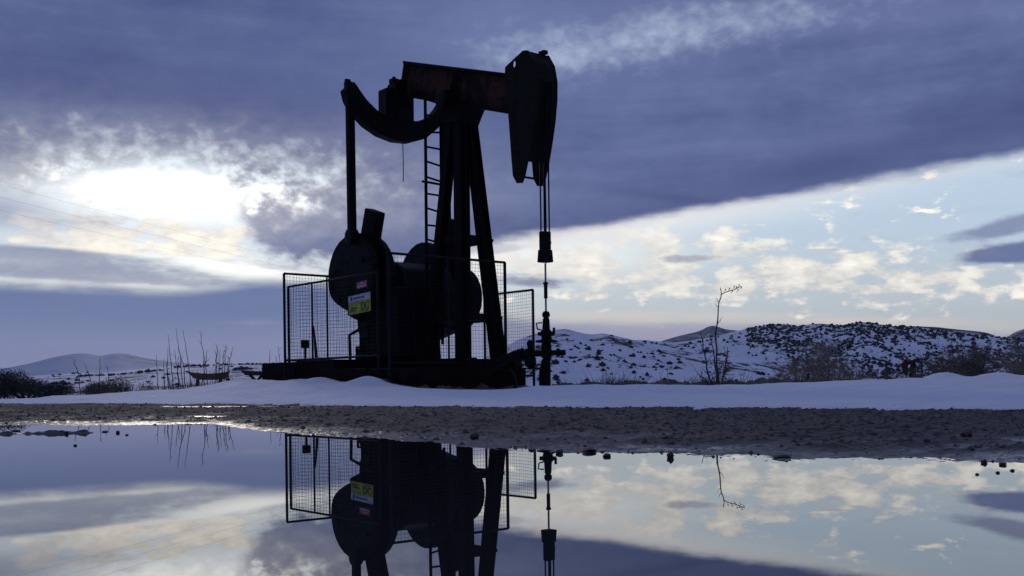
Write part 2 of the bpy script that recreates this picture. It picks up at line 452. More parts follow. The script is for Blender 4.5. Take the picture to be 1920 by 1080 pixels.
def grid_mesh(name, X, Y, Z, mat, keep=None, smooth=True):
    r, c = X.shape
    co = np.stack([X, Y, Z], -1).reshape(-1, 3)
    idx = np.arange(r*c).reshape(r, c)
    q = np.stack([idx[:-1, :-1], idx[:-1, 1:], idx[1:, 1:], idx[1:, :-1]], -1).reshape(-1, 4)
    if keep is not None:
        k = keep.reshape(-1); q = q[k[q].any(1)]
        used = np.zeros(r*c, bool); used[q.reshape(-1)] = True
        remap = np.cumsum(used) - 1; co = co[used]; q = remap[q]
    me = bpy.data.meshes.new(name)
    me.vertices.add(len(co)); me.vertices.foreach_set('co', co.astype(np.float32).reshape(-1))
    me.loops.add(len(q)*4); me.loops.foreach_set('vertex_index', q.astype(np.int32).reshape(-1))
    me.polygons.add(len(q)); me.polygons.foreach_set('loop_start', np.arange(0, len(q)*4, 4, dtype=np.int32))
    me.polygons.foreach_set('use_smooth', np.full(len(q), smooth))
    me.update(calc_edges=True); me.validate()
    me.materials.append(mat)
    o = bpy.data.objects.new(name, me); return link(o)
def sst(x, a, b):
    u = np.clip((x-a)/(b-a), 0, 1); return u*u*(3-2*u)

# far shore of the puddle and the foot of the snow, as plan curves over X/Y
T_shore = [(-1.6, 8.4), (-.70, 7.9), (-.48, 7.2), (-.35, 7.0), (-.28, 6.7), (-.245, 6.0), (-.215, 5.45), (-.12, 4.75), (-.03, 4.0), (.06, 3.62), (.145, 3.42), (.27, 3.13), (.48, 2.93), (.8, 2.7), (1.6, 2.2)]
T_snow = [(-1.6, 19), (-.75, 18.5), (-.48, 16.2), (-.35, 14.6), (-.20, 12.4), (-.13, 10.6), (0, 9.5), (.15, 8.6), (.3, 7.7), (.47, 6.8), (.75, 5.9), (1.6, 4.6)]
shore = pchip(*zip(*T_shore)); snowfoot = pchip(*zip(*T_snow))
crest_px = [(-900, 770, 24), (-200, 753, 24), (0, 749, 23), (60, 747, 22.5), (110, 741, 22), (160, 741, 22), (250, 734, 22), (300, 731, 22), (340, 729, 22), (400, 719, 22), (445, 712, 22), (500, 713, 22),
            (545, 714, 22), (600, 715, 21.4), (660, 718, 20.8), (745, 723, 20), (800, 728, 19.4), (900, 731, 19.2), (960, 729, 19), (1000, 724, 18), (1060, 722, 17),
            (1200, 721, 16), (1350, 722, 15), (1500, 717, 14.5), (1650, 711, 14), (1800, 708, 13.5), (1920, 704, 13), (2200, 700, 12), (2900, 690, 11)]
ct, cY, cZ = [], [], []
for px, py, Yc in crest_px:
    p = at(px, py, Yc); ct.append(p.x/p.y); cY.append(Yc); cZ.append(p.z)
crestY = pchip(ct, cY); crestZ = pchip(ct, cZ)
def dips(X, Y):
    """two long shallow hollows at the foot of the snow that hold water"""
    d = 0
    for (x0, y0), (x1, y1), w, dep in (((-4.5, 13.3), (-2.5, 11.9), .36, .085), ((.66, 8.45), (1.30, 8.1), .20, .075), ((-2.6, 8.6), (-1.4, 7.6), .10, .022), ((-5.4, 15.2), (-4.2, 14.1), .15, .03)):
        L2 = (x1-x0)**2+(y1-y0)**2
        u = np.clip(((X-x0)*(x1-x0)+(Y-y0)*(y1-y0))/L2, 0, 1)
        dd = np.hypot(X-x0-u*(x1-x0), Y-y0-u*(y1-y0))
        d = d + dep*np.exp(-(dd/w)**2)
    return d
def mud_z(X, Y):
    Yp = np.maximum(Y, .05); T = np.clip(X/Yp, -1.6, 1.6)
    d = Y - shore(T) + fbm(X*.9, Y*.9, 4, seed=2.2)*.30 + fbm(X*4.5, Y*4.5, 3, seed=5.0)*.06
    land = .024*(1-np.exp(-np.maximum(d, 0)/1.6)) + .0008*np.maximum(d, 0)
    z = np.where(d > 0, land, np.maximum(d*.028, -.09))
    rough = sst(d, -.5, .9)
    z = z + (fbm(X*5, Y*5, 3, seed=1.1)*.009 + fbm(X*26, Y*26, 3, .6, seed=3.3)*.006)*(.30 + .8*rough)
    # ruts and a thin bar in the shallows at the left
    z = z + fbm(X*.8 + .3*Y, (Y - .55*X)*3.2, 3, seed=8.8)*.012*rough
    bar = np.exp(-((Y - (5.95 + .05*X + fbm(X*1.2, Y*0, 2, seed=4.4)*.22))/.055)**2)*sst(-X, 1.55, 2.6)
    z = z + bar*(.055 + fbm(X*9, Y*9, 3, seed=6.1)*.03)
    return z - dips(X, Y)
rows = np.geomspace(.9, 21.0, 560)
tcols = np.concatenate([np.linspace(-1.5, -.62, 60, endpoint=False), np.linspace(-.62, .62, 900), np.linspace(.62, 1.5, 61)[1:]])
GT, GY = np.meshgrid(tcols, rows); GX = GT*GY
foot_n = lambda X, Y: fbm(X*.55, Y*.55, 4, seed=9.1)*.55 + fbm(X*2.6, Y*2.6, 4, .6, seed=3.9)*.26
mud = grid_mesh('mud_flat', GX, GY, mud_z(GX, GY), M['mud'], keep=(GY < snowfoot(np.clip(GT, -1.6, 1.6)) + 1.6))
tag(mud, 'wet dark stony mud between the puddle and the snow', kind='structure')
del mud['label']

# snow: rises from its foot to a low crest, then falls away into the valley
def snow_z(T, Y):
    X = T*Y
    f0 = snowfoot(np.clip(T, -1.6, 1.6)) + foot_n(X, Y); cy = np.maximum(crestY(T), f0+2.5); cz = crestZ(T)
    u = (Y-f0)/(cy-f0)
    lip = .045*(1-np.exp(-np.maximum(Y-f0, 0)/.22))
    up = .004 + lip + (cz-.049)*np.clip(u, 0, 1)**1.15
    up = np.where(Y < f0, .004 + (Y-f0)*.35, up)
    hump = fbm(X*.5, Y*.5, 3, seed=12.)*.04*sst(u, .05, .35)*(1-sst(u, .75, 1.0)) + fbm(X*1.7, Y*1.7, 5, .55, seed=14.)*.020*sst(u, .02, .2)
    plateau = sst(T, -.27, -.2)*(1-sst(T, .045, .075))            # level pad that carries the pump
    back = cy + 1.0 + plateau*6.5
    fall = np.maximum(Y-back, 0); k = .16*(1-.5*sst(T, .05, .3))
    z = up + hump - np.minimum(k*fall*sst(fall, 0, 6), 6.0) - .05*sst(Y-cy, 0, .8)
    for px, py0, Ym, wx, wy, hgt in ((690, 716, 19.95, .34, .45, .17), (600, 714, 21.0, .38, .4, .09), (1763, 707, 14.3, .20, .5, .125), (1868, 706, 13.9, .27, .5, .09), (560, 714, 21.6, .3, .4, .05)):
        tm_ = ray(px, py0)[0]
        z = z + hgt*np.exp(-((X-tm_*Ym)/wx)**2 - ((Y-Ym)/wy)**2)
    return z
rows2 = np.concatenate([np.geomspace(4.0, 30, 330), np.geomspace(30, 150, 40)[1:]])
tc2 = np.concatenate([np.linspace(-1.6, -.62, 50, endpoint=False), np.linspace(-.62, .62, 620), np.linspace(.62, 1.6, 51)[1:]])
ST, SY = np.meshgrid(tc2, rows2)
snow = grid_mesh('snow_bank', ST*SY, SY, snow_z(ST, SY), M['snow'], keep=(SY > snowfoot(np.clip(ST, -1.6, 1.6)) - 1.0))
snow['kind'] = 'structure'

# water sheet
wb = MB().add([(-22, .2, 0), (22, .2, 0), (22, 21, 0), (-22, 21, 0)], [(0, 1, 2, 3)])
wat = wb.build('puddle_water', M['water']); wat['kind'] = 'structure'
# yard behind the camera and the valley floor that reaches the horizon
yx, yy = np.meshgrid(np.linspace(-60, 60, 90), np.linspace(-80, 1.0, 60))
yard = grid_mesh('yard', yx, yy, .03 + fbm(yx*.3, yy*.3, 4, seed=31.)*.05 - .12*sst(yy, -.4, .9), M['mud']); yard['kind'] = 'structure'
nr, na = 40, 96
rr, aa = np.meshgrid(np.concatenate([[0.0], np.geomspace(30, 11000, nr)]), np.linspace(0, 2*np.pi, na+1), indexing='ij')
vz = -5.0 + fbm(rr*np.cos(aa)*.004, rr*np.sin(aa)*.004, 3, seed=2.)*2.0*sst(rr, 60, 200)
valley = grid_mesh('valley_floor', rr*np.cos(aa), rr*np.sin(aa), vz, M['snow_far']); valley['kind'] = 'structure'

# ---------------------------------------------------------------- hills
def ridge(name, pts, dist, depth, base_z, mat, nx=220, ny=60, rough=.08, gul=.0, gul_f=.02, power=1.0, seed=0.0, back=.6, oct=5):
    """a range of hills: crest line seen at (px, py), `dist` metres off, sloping `depth` metres towards the viewer"""
    fx = pchip([p[0] for p in pts], [p[1] for p in pts])
    px = np.linspace(pts[0][0], pts[-1][0], nx); py = fx(px)
    c, s_ = math.cos(ROLL), math.sin(ROLL)
    uu = (px-960)/FPX; vv = (720-py)/FPX
    T = uu*c + vv*s_; E = -uu*s_ + vv*c
    s = np.concatenate([np.linspace(0, 1, ny), 1 + np.linspace(0, back, max(6, ny//5))[1:]])
    S_, T_ = np.meshgrid(s, T, indexing='ij'); E_ = np.broadcast_to(E, S_.shape)
    Yd = dist - depth + depth*S_
    Xd = T_*(dist - depth*.35 + depth*.35*S_)           # plan lines fan out less than the view does
    Xd = T_*Yd
    top = EYE + E_*dist
    prof = np.where(S_ <= 1, np.clip(S_, 0, 1)**power, 1 - ((S_-1)/back)**1.5)
    Hh = top - base_z
    nz = fbm(Xd*gul_f, Yd*gul_f, oct, .55, seed=seed)
    gl = np.abs(fbm(Xd*gul_f*1.6 + 5, Yd*gul_f*.55, 4, .5, seed=seed+3))
    z = base_z + Hh*prof + Hh*(nz*rough - gl*gul)*np.sin(np.clip(S_, 0, 1)*np.pi)**1.3 + Hh*.05*fbm(Xd*gul_f*4, Yd*gul_f*4, 3, seed=seed+7)*sst(S_, .1, .5)*(1-.75*sst(S_, .6, 1.))*rough/.1
    o = grid_mesh(name, Xd, Yd, z, mat); o['kind'] = 'structure'
    return o, (Xd, Yd, z, S_)
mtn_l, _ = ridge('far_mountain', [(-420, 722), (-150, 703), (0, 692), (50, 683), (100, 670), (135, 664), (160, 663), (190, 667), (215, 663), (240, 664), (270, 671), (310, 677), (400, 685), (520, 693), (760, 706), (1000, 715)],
                 8000, 4200, -30, M['snow_mtn_hazed'], rough=.05, gul=.05, gul_f=.0006, seed=3.)
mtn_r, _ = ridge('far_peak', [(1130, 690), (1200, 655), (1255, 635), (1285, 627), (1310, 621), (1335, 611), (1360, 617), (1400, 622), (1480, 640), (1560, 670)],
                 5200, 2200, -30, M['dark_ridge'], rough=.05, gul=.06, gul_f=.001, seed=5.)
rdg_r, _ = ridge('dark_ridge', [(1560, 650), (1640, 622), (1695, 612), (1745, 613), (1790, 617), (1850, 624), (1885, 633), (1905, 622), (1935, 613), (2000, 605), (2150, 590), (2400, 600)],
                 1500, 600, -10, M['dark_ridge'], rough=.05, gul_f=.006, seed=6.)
hill_l, HL = ridge('snowy_rise', [(-600, 735), (-200, 716), (0, 709), (60, 705), (120, 701), (200, 697), (260, 692), (300, 688), (360, 684), (420, 681), (500, 680), (560, 679), (650, 681), (800, 690), (950, 703), (1050, 712)],
                   600, 380, -5, M['snow_far'], nx=260, rough=.10, gul_f=.012, seed=8.)
hill_b, HB = ridge('scrubby_hill', [(1000, 690), (1080, 660), (1150, 641), (1200, 637), (1260, 642), (1300, 637), (1345, 629), (1390, 619), (1430, 611), (1465, 608), (1500, 610), (1540, 607), (1575, 610), (1610, 604), (1640, 606), (1680, 612), (1720, 614), (1800, 624), (1860, 630), (1920, 636), (2050, 640), (2300, 625)],
                   430, 130, -6, M['snow_scrub'], nx=420, ny=90, rough=.12, gul=.20, gul_f=.03, seed=9., power=.95)
hill_a, HA = ridge('near_hillside', [(850, 700), (930, 660), (980, 634), (1025, 622), (1060, 618), (1085, 623), (1110, 627), (1130, 625), (1165, 632), (1200, 640), (1250, 650), (1300, 661), (1360, 668), (1430, 676), (1480, 690), (1560, 703), (1700, 712), (1900, 715)],
                   260, 100, -6, M['snow_far'], nx=360, ny=90, rough=.10, gul=.14, gul_f=.045, seed=10., power=.95)

# ================================================================ pumpjack
PA = math.radians(50)
PS = Vector((-1.09, 22.2, 0))
ZB = .80                                           # top of the foundation
pump = empty('pumpjack', (PS.x, PS.y, ZB), -PA, 'large dark rusty oil pumpjack on a raised base, reflected in the puddle', 'pumpjack')
def wp(a, n, z): # pump coordinates to world
    return Vector((PS.x + a*math.cos(PA) + n*math.sin(PA), PS.y - a*math.sin(PA) + n*math.cos(PA), z))
def PB(mb, name, mat, parent=pump, smooth=False, bev=0.0):
    o = mb.build(name, mat, parent, smooth, dz=-ZB)
    if bev: bevel(o, bev, 1)
    return o
NC = .14                                           # the post stands a little off the beam line
# skid
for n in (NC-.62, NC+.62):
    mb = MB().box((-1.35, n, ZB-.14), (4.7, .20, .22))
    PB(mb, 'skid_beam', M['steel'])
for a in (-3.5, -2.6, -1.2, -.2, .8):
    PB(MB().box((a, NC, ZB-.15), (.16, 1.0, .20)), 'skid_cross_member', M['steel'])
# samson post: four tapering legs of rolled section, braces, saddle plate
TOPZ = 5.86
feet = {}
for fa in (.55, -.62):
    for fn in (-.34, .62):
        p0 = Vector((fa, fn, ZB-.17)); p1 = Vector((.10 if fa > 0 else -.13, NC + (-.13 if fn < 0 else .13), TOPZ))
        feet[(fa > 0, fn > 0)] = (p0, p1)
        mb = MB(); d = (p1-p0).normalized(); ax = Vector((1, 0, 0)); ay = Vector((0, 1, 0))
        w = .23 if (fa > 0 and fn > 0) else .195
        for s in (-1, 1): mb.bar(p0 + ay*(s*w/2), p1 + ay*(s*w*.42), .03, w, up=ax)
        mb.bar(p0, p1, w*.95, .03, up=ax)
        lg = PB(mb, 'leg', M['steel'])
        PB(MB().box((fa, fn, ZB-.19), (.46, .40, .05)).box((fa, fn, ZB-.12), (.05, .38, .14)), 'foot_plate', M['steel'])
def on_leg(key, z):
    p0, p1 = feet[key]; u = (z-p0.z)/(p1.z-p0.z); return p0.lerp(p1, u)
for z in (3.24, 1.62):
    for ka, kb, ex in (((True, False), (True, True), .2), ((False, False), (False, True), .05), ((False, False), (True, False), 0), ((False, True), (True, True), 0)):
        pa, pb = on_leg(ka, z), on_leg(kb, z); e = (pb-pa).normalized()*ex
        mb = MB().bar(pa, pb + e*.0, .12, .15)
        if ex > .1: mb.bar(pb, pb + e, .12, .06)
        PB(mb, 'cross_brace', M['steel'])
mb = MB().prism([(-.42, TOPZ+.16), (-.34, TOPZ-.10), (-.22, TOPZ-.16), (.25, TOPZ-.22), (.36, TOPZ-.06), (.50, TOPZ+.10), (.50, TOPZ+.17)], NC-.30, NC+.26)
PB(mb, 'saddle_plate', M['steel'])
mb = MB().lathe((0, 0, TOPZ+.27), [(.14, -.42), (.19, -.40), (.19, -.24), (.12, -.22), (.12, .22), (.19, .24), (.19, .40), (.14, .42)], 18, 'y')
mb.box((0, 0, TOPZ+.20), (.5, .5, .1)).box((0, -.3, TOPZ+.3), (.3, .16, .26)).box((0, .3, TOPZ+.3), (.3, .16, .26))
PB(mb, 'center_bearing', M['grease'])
# walking beam: an I section tilted head-down
def bz(a, top=True): # beam edges
    return (7.32 if top else 6.60) - .308*(a+1.68) - (0 if top else .0)
a0, a1 = -1.70, 2.35
th = .045
tilt = -.308
mb = MB()
dx = .20  # end cut is square to the beam
web = [(a0-dx*0, bz(a0)), (a1, bz(a1)), (a1-.2, bz(a1-.2, False)), (a0-.2, bz(a0-.2, False))]
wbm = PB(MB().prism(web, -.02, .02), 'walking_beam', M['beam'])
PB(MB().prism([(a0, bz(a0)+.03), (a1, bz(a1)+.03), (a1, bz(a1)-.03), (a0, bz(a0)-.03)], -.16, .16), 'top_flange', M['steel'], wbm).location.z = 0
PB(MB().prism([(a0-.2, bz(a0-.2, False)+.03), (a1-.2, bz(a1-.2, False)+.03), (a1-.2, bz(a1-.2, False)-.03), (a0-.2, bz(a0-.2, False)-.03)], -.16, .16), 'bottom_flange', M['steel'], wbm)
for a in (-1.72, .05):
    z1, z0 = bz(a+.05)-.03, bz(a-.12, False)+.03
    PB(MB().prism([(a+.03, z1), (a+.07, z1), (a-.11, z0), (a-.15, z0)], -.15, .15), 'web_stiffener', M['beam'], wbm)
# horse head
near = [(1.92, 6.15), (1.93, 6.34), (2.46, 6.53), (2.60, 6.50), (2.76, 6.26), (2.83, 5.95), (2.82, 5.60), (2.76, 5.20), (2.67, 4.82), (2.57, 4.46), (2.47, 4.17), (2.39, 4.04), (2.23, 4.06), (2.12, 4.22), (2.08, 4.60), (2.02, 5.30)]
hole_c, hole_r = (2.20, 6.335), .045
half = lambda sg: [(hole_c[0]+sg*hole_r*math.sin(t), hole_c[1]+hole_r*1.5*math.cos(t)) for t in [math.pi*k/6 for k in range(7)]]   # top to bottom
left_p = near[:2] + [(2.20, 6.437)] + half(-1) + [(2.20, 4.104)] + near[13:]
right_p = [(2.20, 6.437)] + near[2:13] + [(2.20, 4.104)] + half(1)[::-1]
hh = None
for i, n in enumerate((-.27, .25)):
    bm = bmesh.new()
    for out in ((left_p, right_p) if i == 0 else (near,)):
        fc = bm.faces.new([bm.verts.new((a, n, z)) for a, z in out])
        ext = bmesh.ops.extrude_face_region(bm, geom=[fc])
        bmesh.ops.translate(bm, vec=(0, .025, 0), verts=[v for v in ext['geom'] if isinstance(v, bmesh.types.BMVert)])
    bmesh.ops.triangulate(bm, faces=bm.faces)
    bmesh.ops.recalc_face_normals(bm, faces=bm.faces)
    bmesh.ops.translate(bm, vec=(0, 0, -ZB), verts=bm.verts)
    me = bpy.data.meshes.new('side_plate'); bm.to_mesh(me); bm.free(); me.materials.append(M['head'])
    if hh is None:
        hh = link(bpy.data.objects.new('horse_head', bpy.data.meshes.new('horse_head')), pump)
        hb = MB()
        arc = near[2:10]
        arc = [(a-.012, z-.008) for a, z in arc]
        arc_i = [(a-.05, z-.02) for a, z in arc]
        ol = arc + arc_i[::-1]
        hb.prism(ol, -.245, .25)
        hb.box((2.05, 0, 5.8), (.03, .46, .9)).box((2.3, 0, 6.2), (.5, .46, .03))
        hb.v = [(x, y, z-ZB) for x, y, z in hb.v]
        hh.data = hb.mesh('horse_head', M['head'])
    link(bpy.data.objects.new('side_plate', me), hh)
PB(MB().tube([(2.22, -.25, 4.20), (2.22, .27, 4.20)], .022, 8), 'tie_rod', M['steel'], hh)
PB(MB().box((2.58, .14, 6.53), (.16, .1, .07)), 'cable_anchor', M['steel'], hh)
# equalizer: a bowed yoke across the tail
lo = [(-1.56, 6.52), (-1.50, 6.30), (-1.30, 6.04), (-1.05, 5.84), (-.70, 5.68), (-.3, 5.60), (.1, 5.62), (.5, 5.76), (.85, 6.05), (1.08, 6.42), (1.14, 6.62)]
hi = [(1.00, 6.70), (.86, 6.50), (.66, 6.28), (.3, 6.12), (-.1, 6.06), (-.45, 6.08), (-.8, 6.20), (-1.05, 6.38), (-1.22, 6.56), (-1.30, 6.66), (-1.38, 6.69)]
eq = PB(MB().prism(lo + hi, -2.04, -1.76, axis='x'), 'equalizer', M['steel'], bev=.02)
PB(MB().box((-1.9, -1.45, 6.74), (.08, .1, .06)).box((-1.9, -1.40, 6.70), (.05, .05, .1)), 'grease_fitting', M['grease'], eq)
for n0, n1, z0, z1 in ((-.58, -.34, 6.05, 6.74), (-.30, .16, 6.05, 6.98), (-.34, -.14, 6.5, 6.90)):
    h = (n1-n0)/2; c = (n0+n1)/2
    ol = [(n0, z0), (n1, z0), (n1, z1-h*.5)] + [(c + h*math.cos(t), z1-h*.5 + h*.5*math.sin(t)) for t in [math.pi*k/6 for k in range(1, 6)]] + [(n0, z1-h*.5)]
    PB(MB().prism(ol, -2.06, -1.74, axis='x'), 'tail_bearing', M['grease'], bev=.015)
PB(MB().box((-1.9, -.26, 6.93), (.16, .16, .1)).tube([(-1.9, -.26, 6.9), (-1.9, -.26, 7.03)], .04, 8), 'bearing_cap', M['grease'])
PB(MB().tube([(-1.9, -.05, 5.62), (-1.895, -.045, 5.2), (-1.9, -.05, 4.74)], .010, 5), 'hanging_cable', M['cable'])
# cranks, counterweights, pitmans
def disc_outline(ac, zc, R, flat=.0):
    pts = []
    for k in range(28):
        t = 2*math.pi*k/28; x, z = math.cos(t), math.sin(t)
        rr_ = R*(1.0 if z > -.35 else 1.0 - .22*min(1, (-.35-z)/.5))
        pts.append((ac + rr_*x, zc + rr_*z))
    return pts
for sgn, nd, npit, eqn in ((-1, -1.0, -1.42, -1.42), (1, 1.0, 1.10, 1.08)):
    base_a, base_z, tip_a, tip_z = -2.28, 1.95, -1.60, 3.98
    ca = Vector((base_a, nd, base_z)); ta = Vector((tip_a, nd, tip_z)); d = (ta-ca).normalized(); sd_ = Vector((d.z, 0, -d.x))
    q = [ca - d*.25 - sd_*.26, ca - d*.25 + sd_*.26, ta + sd_*.24, ta - sd_*.24]
    cr = PB(MB().prism([(p.x, p.z) for p in q], nd-.11, nd+.13), 'crank_arm', M['steel'], bev=.02)
    for off0, off1, da in ((-.30, -.115, 0), (.135, .30, 0)):
        o = PB(MB().prism(disc_outline(-2.17 if sgn < 0 else -2.34, 2.58, .93), nd+off0, nd+off1), 'counterweight', M['crank'], cr, bev=.03)
    for k, (oa, oz) in enumerate(((-2.75, 2.75), (-2.6, 2.15), (-1.62, 2.9), (-1.75, 2.2))):
        PB(MB().lathe((oa, nd-.30 if sgn < 0 else nd+.30, oz), [(.05, -.05), (.06, 0), (.05, .05)], 8, 'y'), 'bolt', M['grease'], cr)
    n = npit
    PB(MB().tube([(-1.86, nd, 3.42), (-1.86, n-.08*sgn*-1, 3.42)], .09, 12), 'crank_pin', M['grease'], cr)
    pt = PB(MB().bar((-1.84, n, 3.30), (-1.86, eqn, 6.60), .16, .12, up=(1, 0, 0)), 'pitman_arm', M['steel'])
    PB(MB().lathe((-1.85, n, 3.42), [(.10, -.1), (.17, -.08), (.17, .08), (.10, .1)], 14, 'y'), 'wrist_pin_bearing', M['grease'], pt)
    PB(MB().box((-1.86, eqn, 6.45), (.14, .2, .5)), 'upper_bearing', M['grease'], pt)
# gear box on its pedestal
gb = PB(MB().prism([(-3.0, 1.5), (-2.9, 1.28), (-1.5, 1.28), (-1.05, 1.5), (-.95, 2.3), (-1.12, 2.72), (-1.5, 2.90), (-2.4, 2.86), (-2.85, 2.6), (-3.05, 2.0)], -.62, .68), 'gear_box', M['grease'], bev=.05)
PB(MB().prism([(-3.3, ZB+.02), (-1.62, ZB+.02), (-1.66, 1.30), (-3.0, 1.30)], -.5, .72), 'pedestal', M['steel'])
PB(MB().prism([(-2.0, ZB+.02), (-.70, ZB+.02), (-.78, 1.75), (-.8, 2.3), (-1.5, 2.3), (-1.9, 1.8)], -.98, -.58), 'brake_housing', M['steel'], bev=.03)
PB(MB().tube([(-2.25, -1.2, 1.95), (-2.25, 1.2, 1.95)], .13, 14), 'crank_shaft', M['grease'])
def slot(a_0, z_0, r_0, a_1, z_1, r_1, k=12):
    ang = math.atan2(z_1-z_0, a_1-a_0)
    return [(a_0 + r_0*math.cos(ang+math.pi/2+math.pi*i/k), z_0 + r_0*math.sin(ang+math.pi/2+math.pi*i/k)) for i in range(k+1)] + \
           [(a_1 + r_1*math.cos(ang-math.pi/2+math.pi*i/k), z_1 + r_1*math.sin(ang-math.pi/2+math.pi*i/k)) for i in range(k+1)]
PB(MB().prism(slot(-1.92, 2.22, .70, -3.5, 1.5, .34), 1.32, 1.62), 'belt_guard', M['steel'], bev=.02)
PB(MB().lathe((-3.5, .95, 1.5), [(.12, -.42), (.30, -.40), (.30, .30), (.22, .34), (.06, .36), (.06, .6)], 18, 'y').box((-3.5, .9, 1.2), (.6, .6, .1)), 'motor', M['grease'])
# brake lever guard beside the skid, ladder on the rear legs
PB(MB().tube([(-1.85, -1.5, ZB), (-1.87, -1.5, 1.32), (-1.51, -1.5, 1.41), (-1.12, -1.45, 1.50), (-1.05, -1.2, 1.50)], .035, 6).tube([(-1.6, -1.5, ZB), (-1.58, -1.5, 1.05), (-1.3, -1.5, 1.05)], .03, 6), 'brake_lever_guard', M['steel'])
PB(MB().tube([(-1.42, -1.3, ZB), (-1.42, -1.3, 2.0)], .035, 6), 'guard_post', M['steel'])
ld = PB(MB().bar((-.66, -.34, ZB+.3), (-.62, -.34, 6.36), .06, .03, up=(1, 0, 0)), 'ladder', M['steel'])
PB(MB().bar((-.66, .06, ZB+.3), (-.62, .06, 6.2), .06, .03, up=(1, 0, 0)), 'rail', M['steel'], ld)
z = 1.3; k = 0
while z < 6.3:
    dz = rng.uniform(-.035, .035)
    PB(MB().tube([(-.65, -.34, z-dz), (-.65, .06, z+dz)], .022, 6), 'rung', M['steel'], ld); z += .33; k += 1
PB(MB().bar((-.64, -.44, 4.52), (-.4, .1, 4.44), .05, .04), 'ladder_bracket', M['steel'], ld)
# bridle, carrier bar, polished rod
for n, dxa in ((-.10, 0), (-.01, .0), (.02, .01), (.11, 0)):
    pts = [(a+.012, n, z_) for a, z_ in near[5:8]]
    pts += [(2.74, n, 4.9), (2.72, n, 4.2), (2.72+dxa, n, 2.95)]
    pts[0:3] = [(2.842, n, 5.9), (2.835, n, 5.6), (2.79, n, 5.25)]
    PB(MB().tube(pts, .016, 6), 'bridle_cable', M['cable'])
PB(MB().box((2.72, 0, 2.93), (.14, .20, .34)).prism([(2.64, 2.76), (2.80, 2.76), (2.83, 2.52), (2.61, 2.52)], -.12, .12).box((2.72, .12, 2.90), (.06, .05, .08)), 'carrier_bar', M['grease'], bev=.015)
PB(MB().tube([(2.72, 0, 2.5), (2.72, 0, 1.4)], .019, 8), 'polished_rod', M['rod'])
PB(MB().lathe((2.72, 0, 2.0), [(.03, -.16), (.036, -.15), (.036, .10), (.05, .11), (.05, .14), (.03, .15)], 10), 'rod_clamp', M['grease'])

# ---------------------------------------------------------------- well head
WHp = wp(2.72, 0, .12)
wh = empty('wellhead', WHp, -PA + .62, 'dark wellhead with stuffing box, valves and flow pipe under the horse head', 'wellhead')
wz = lambda py: EYE + (720.5-py)/FPX*20.1 - WHp.z
def WBd(mb, name, mat=None, parent=None, smooth=False): return mb.build(name, mat or M['grease'], parent or wh, smooth)
WBd(MB().lathe((0, 0, 0), [(.075, 0), (.075, wz(672))], 14), 'casing', M['steel'])
WBd(MB().lathe((0, 0, 0), [(.10, wz(672)), (.10, wz(650)), (.085, wz(645))], 14), 'cross_body')
WBd(MB().lathe((0, 0, 0), [(.06, wz(645)), (.21, wz(643)), (.21, wz(639.5)), (.07, wz(637))], 16), 'flange')
sb = WBd(MB().lathe((0, 0, 0), [(.085, wz(638)), (.10, wz(632)), (.10, wz(622)), (.075, wz(619)), (.065, wz(600)), (.05, wz(597)), (.075, wz(594)), (.075, wz(589)), (.055, wz(586)), (.03, wz(584.5))], 16), 'stuffing_box')
WBd(MB().box((0, 0, wz(627)), (.30, .12, .07)).box((.15, 0, wz(622)), (.04, .05, .12)), 'clamp', None, sb)
WBd(MB().tube([(-.09, 0, wz(620)), (-.17, 0, wz(618)), (-.19, 0, wz(607)), (-.08, 0, wz(606))], .016, 6), 'handle', None, sb)
WBd(MB().lathe((0, 0, wz(663)), [(.05, .08), (.05, .2), (.085, .2), (.085, .25), (.055, .25), (.055, .36), (.03, .37)], 12, 'x'), 'side_valve')
WBd(MB().tube([(-.08, 0, wz(664)), (-.45, -.02, wz(664))], .06, 10).lathe((-.38, 0, wz(664)), [(.10, -.03), (.10, .03)], 12, 'x'), 'flow_tee')
WBd(MB().tube([(-.45, -.02, wz(664)), (-.62, .03, wz(667)), (-.80, .08, wz(672)), (-1.05, .15, wz(684)), (-1.3, .25, wz(700))], [.11, .10, .085, .08, .08], 10), 'flow_pipe', M['steel'])
gv = WBd(MB().lathe((-.31, -.02, 0), [(.03, wz(690)), (.10, wz(688)), (.12, wz(680)), (.11, wz(672)), (.06, wz(668)), (.05, wz(650)), (.065, wz(648)), (.065, wz(642)), (.03, wz(638))], 14), 'gate_valve')
WBd(MB().lathe((-.31, -.02, 0), [(.16, wz(692.5)), (.16, wz(690))], 14).box((-.2, 0, wz(691.5)), (.3, .1, .03)), 'valve_flange', None, gv)
WBd(MB().tube([(-.11, 0, 0), (-.11, 0, wz(697)), (-.06, 0, wz(675))], [.045, .04, .03], 8), 'drain_pipe')
WBd(MB().tube([(-.62, .1, 0), (-.66, .08, .26), (-.74, .05, .38)], .035, 8).tube([(-.62, .1, 0), (-.5, .12, .03)], .03, 6), 'pipe_support')

# ---------------------------------------------------------------- foundation, fences, signs
fd = empty('foundation', wp(-2, -.6, 0), -PA, 'dark oil-stained raised concrete base under the big pumpjack', 'foundation')
def FD(mb, name, mat): return mb.build(name, mat, fd)
slabs = [(-4.62, -3.1, 0), (-3.09, -1.45, .01), (-1.44, -.2, -.19), (-.19, .98, -.21)]
for i, (s0, s1, dz_) in enumerate(slabs):
    o = FD(MB().box(((s0+s1)/2+2, (-2.16+.96)/2+.6 + .03*(i % 2), (ZB+dz_)/2-.02), (s1-s0, 3.12, ZB+dz_)), 'slab', M['concrete']); bevel(o, .03, 2)

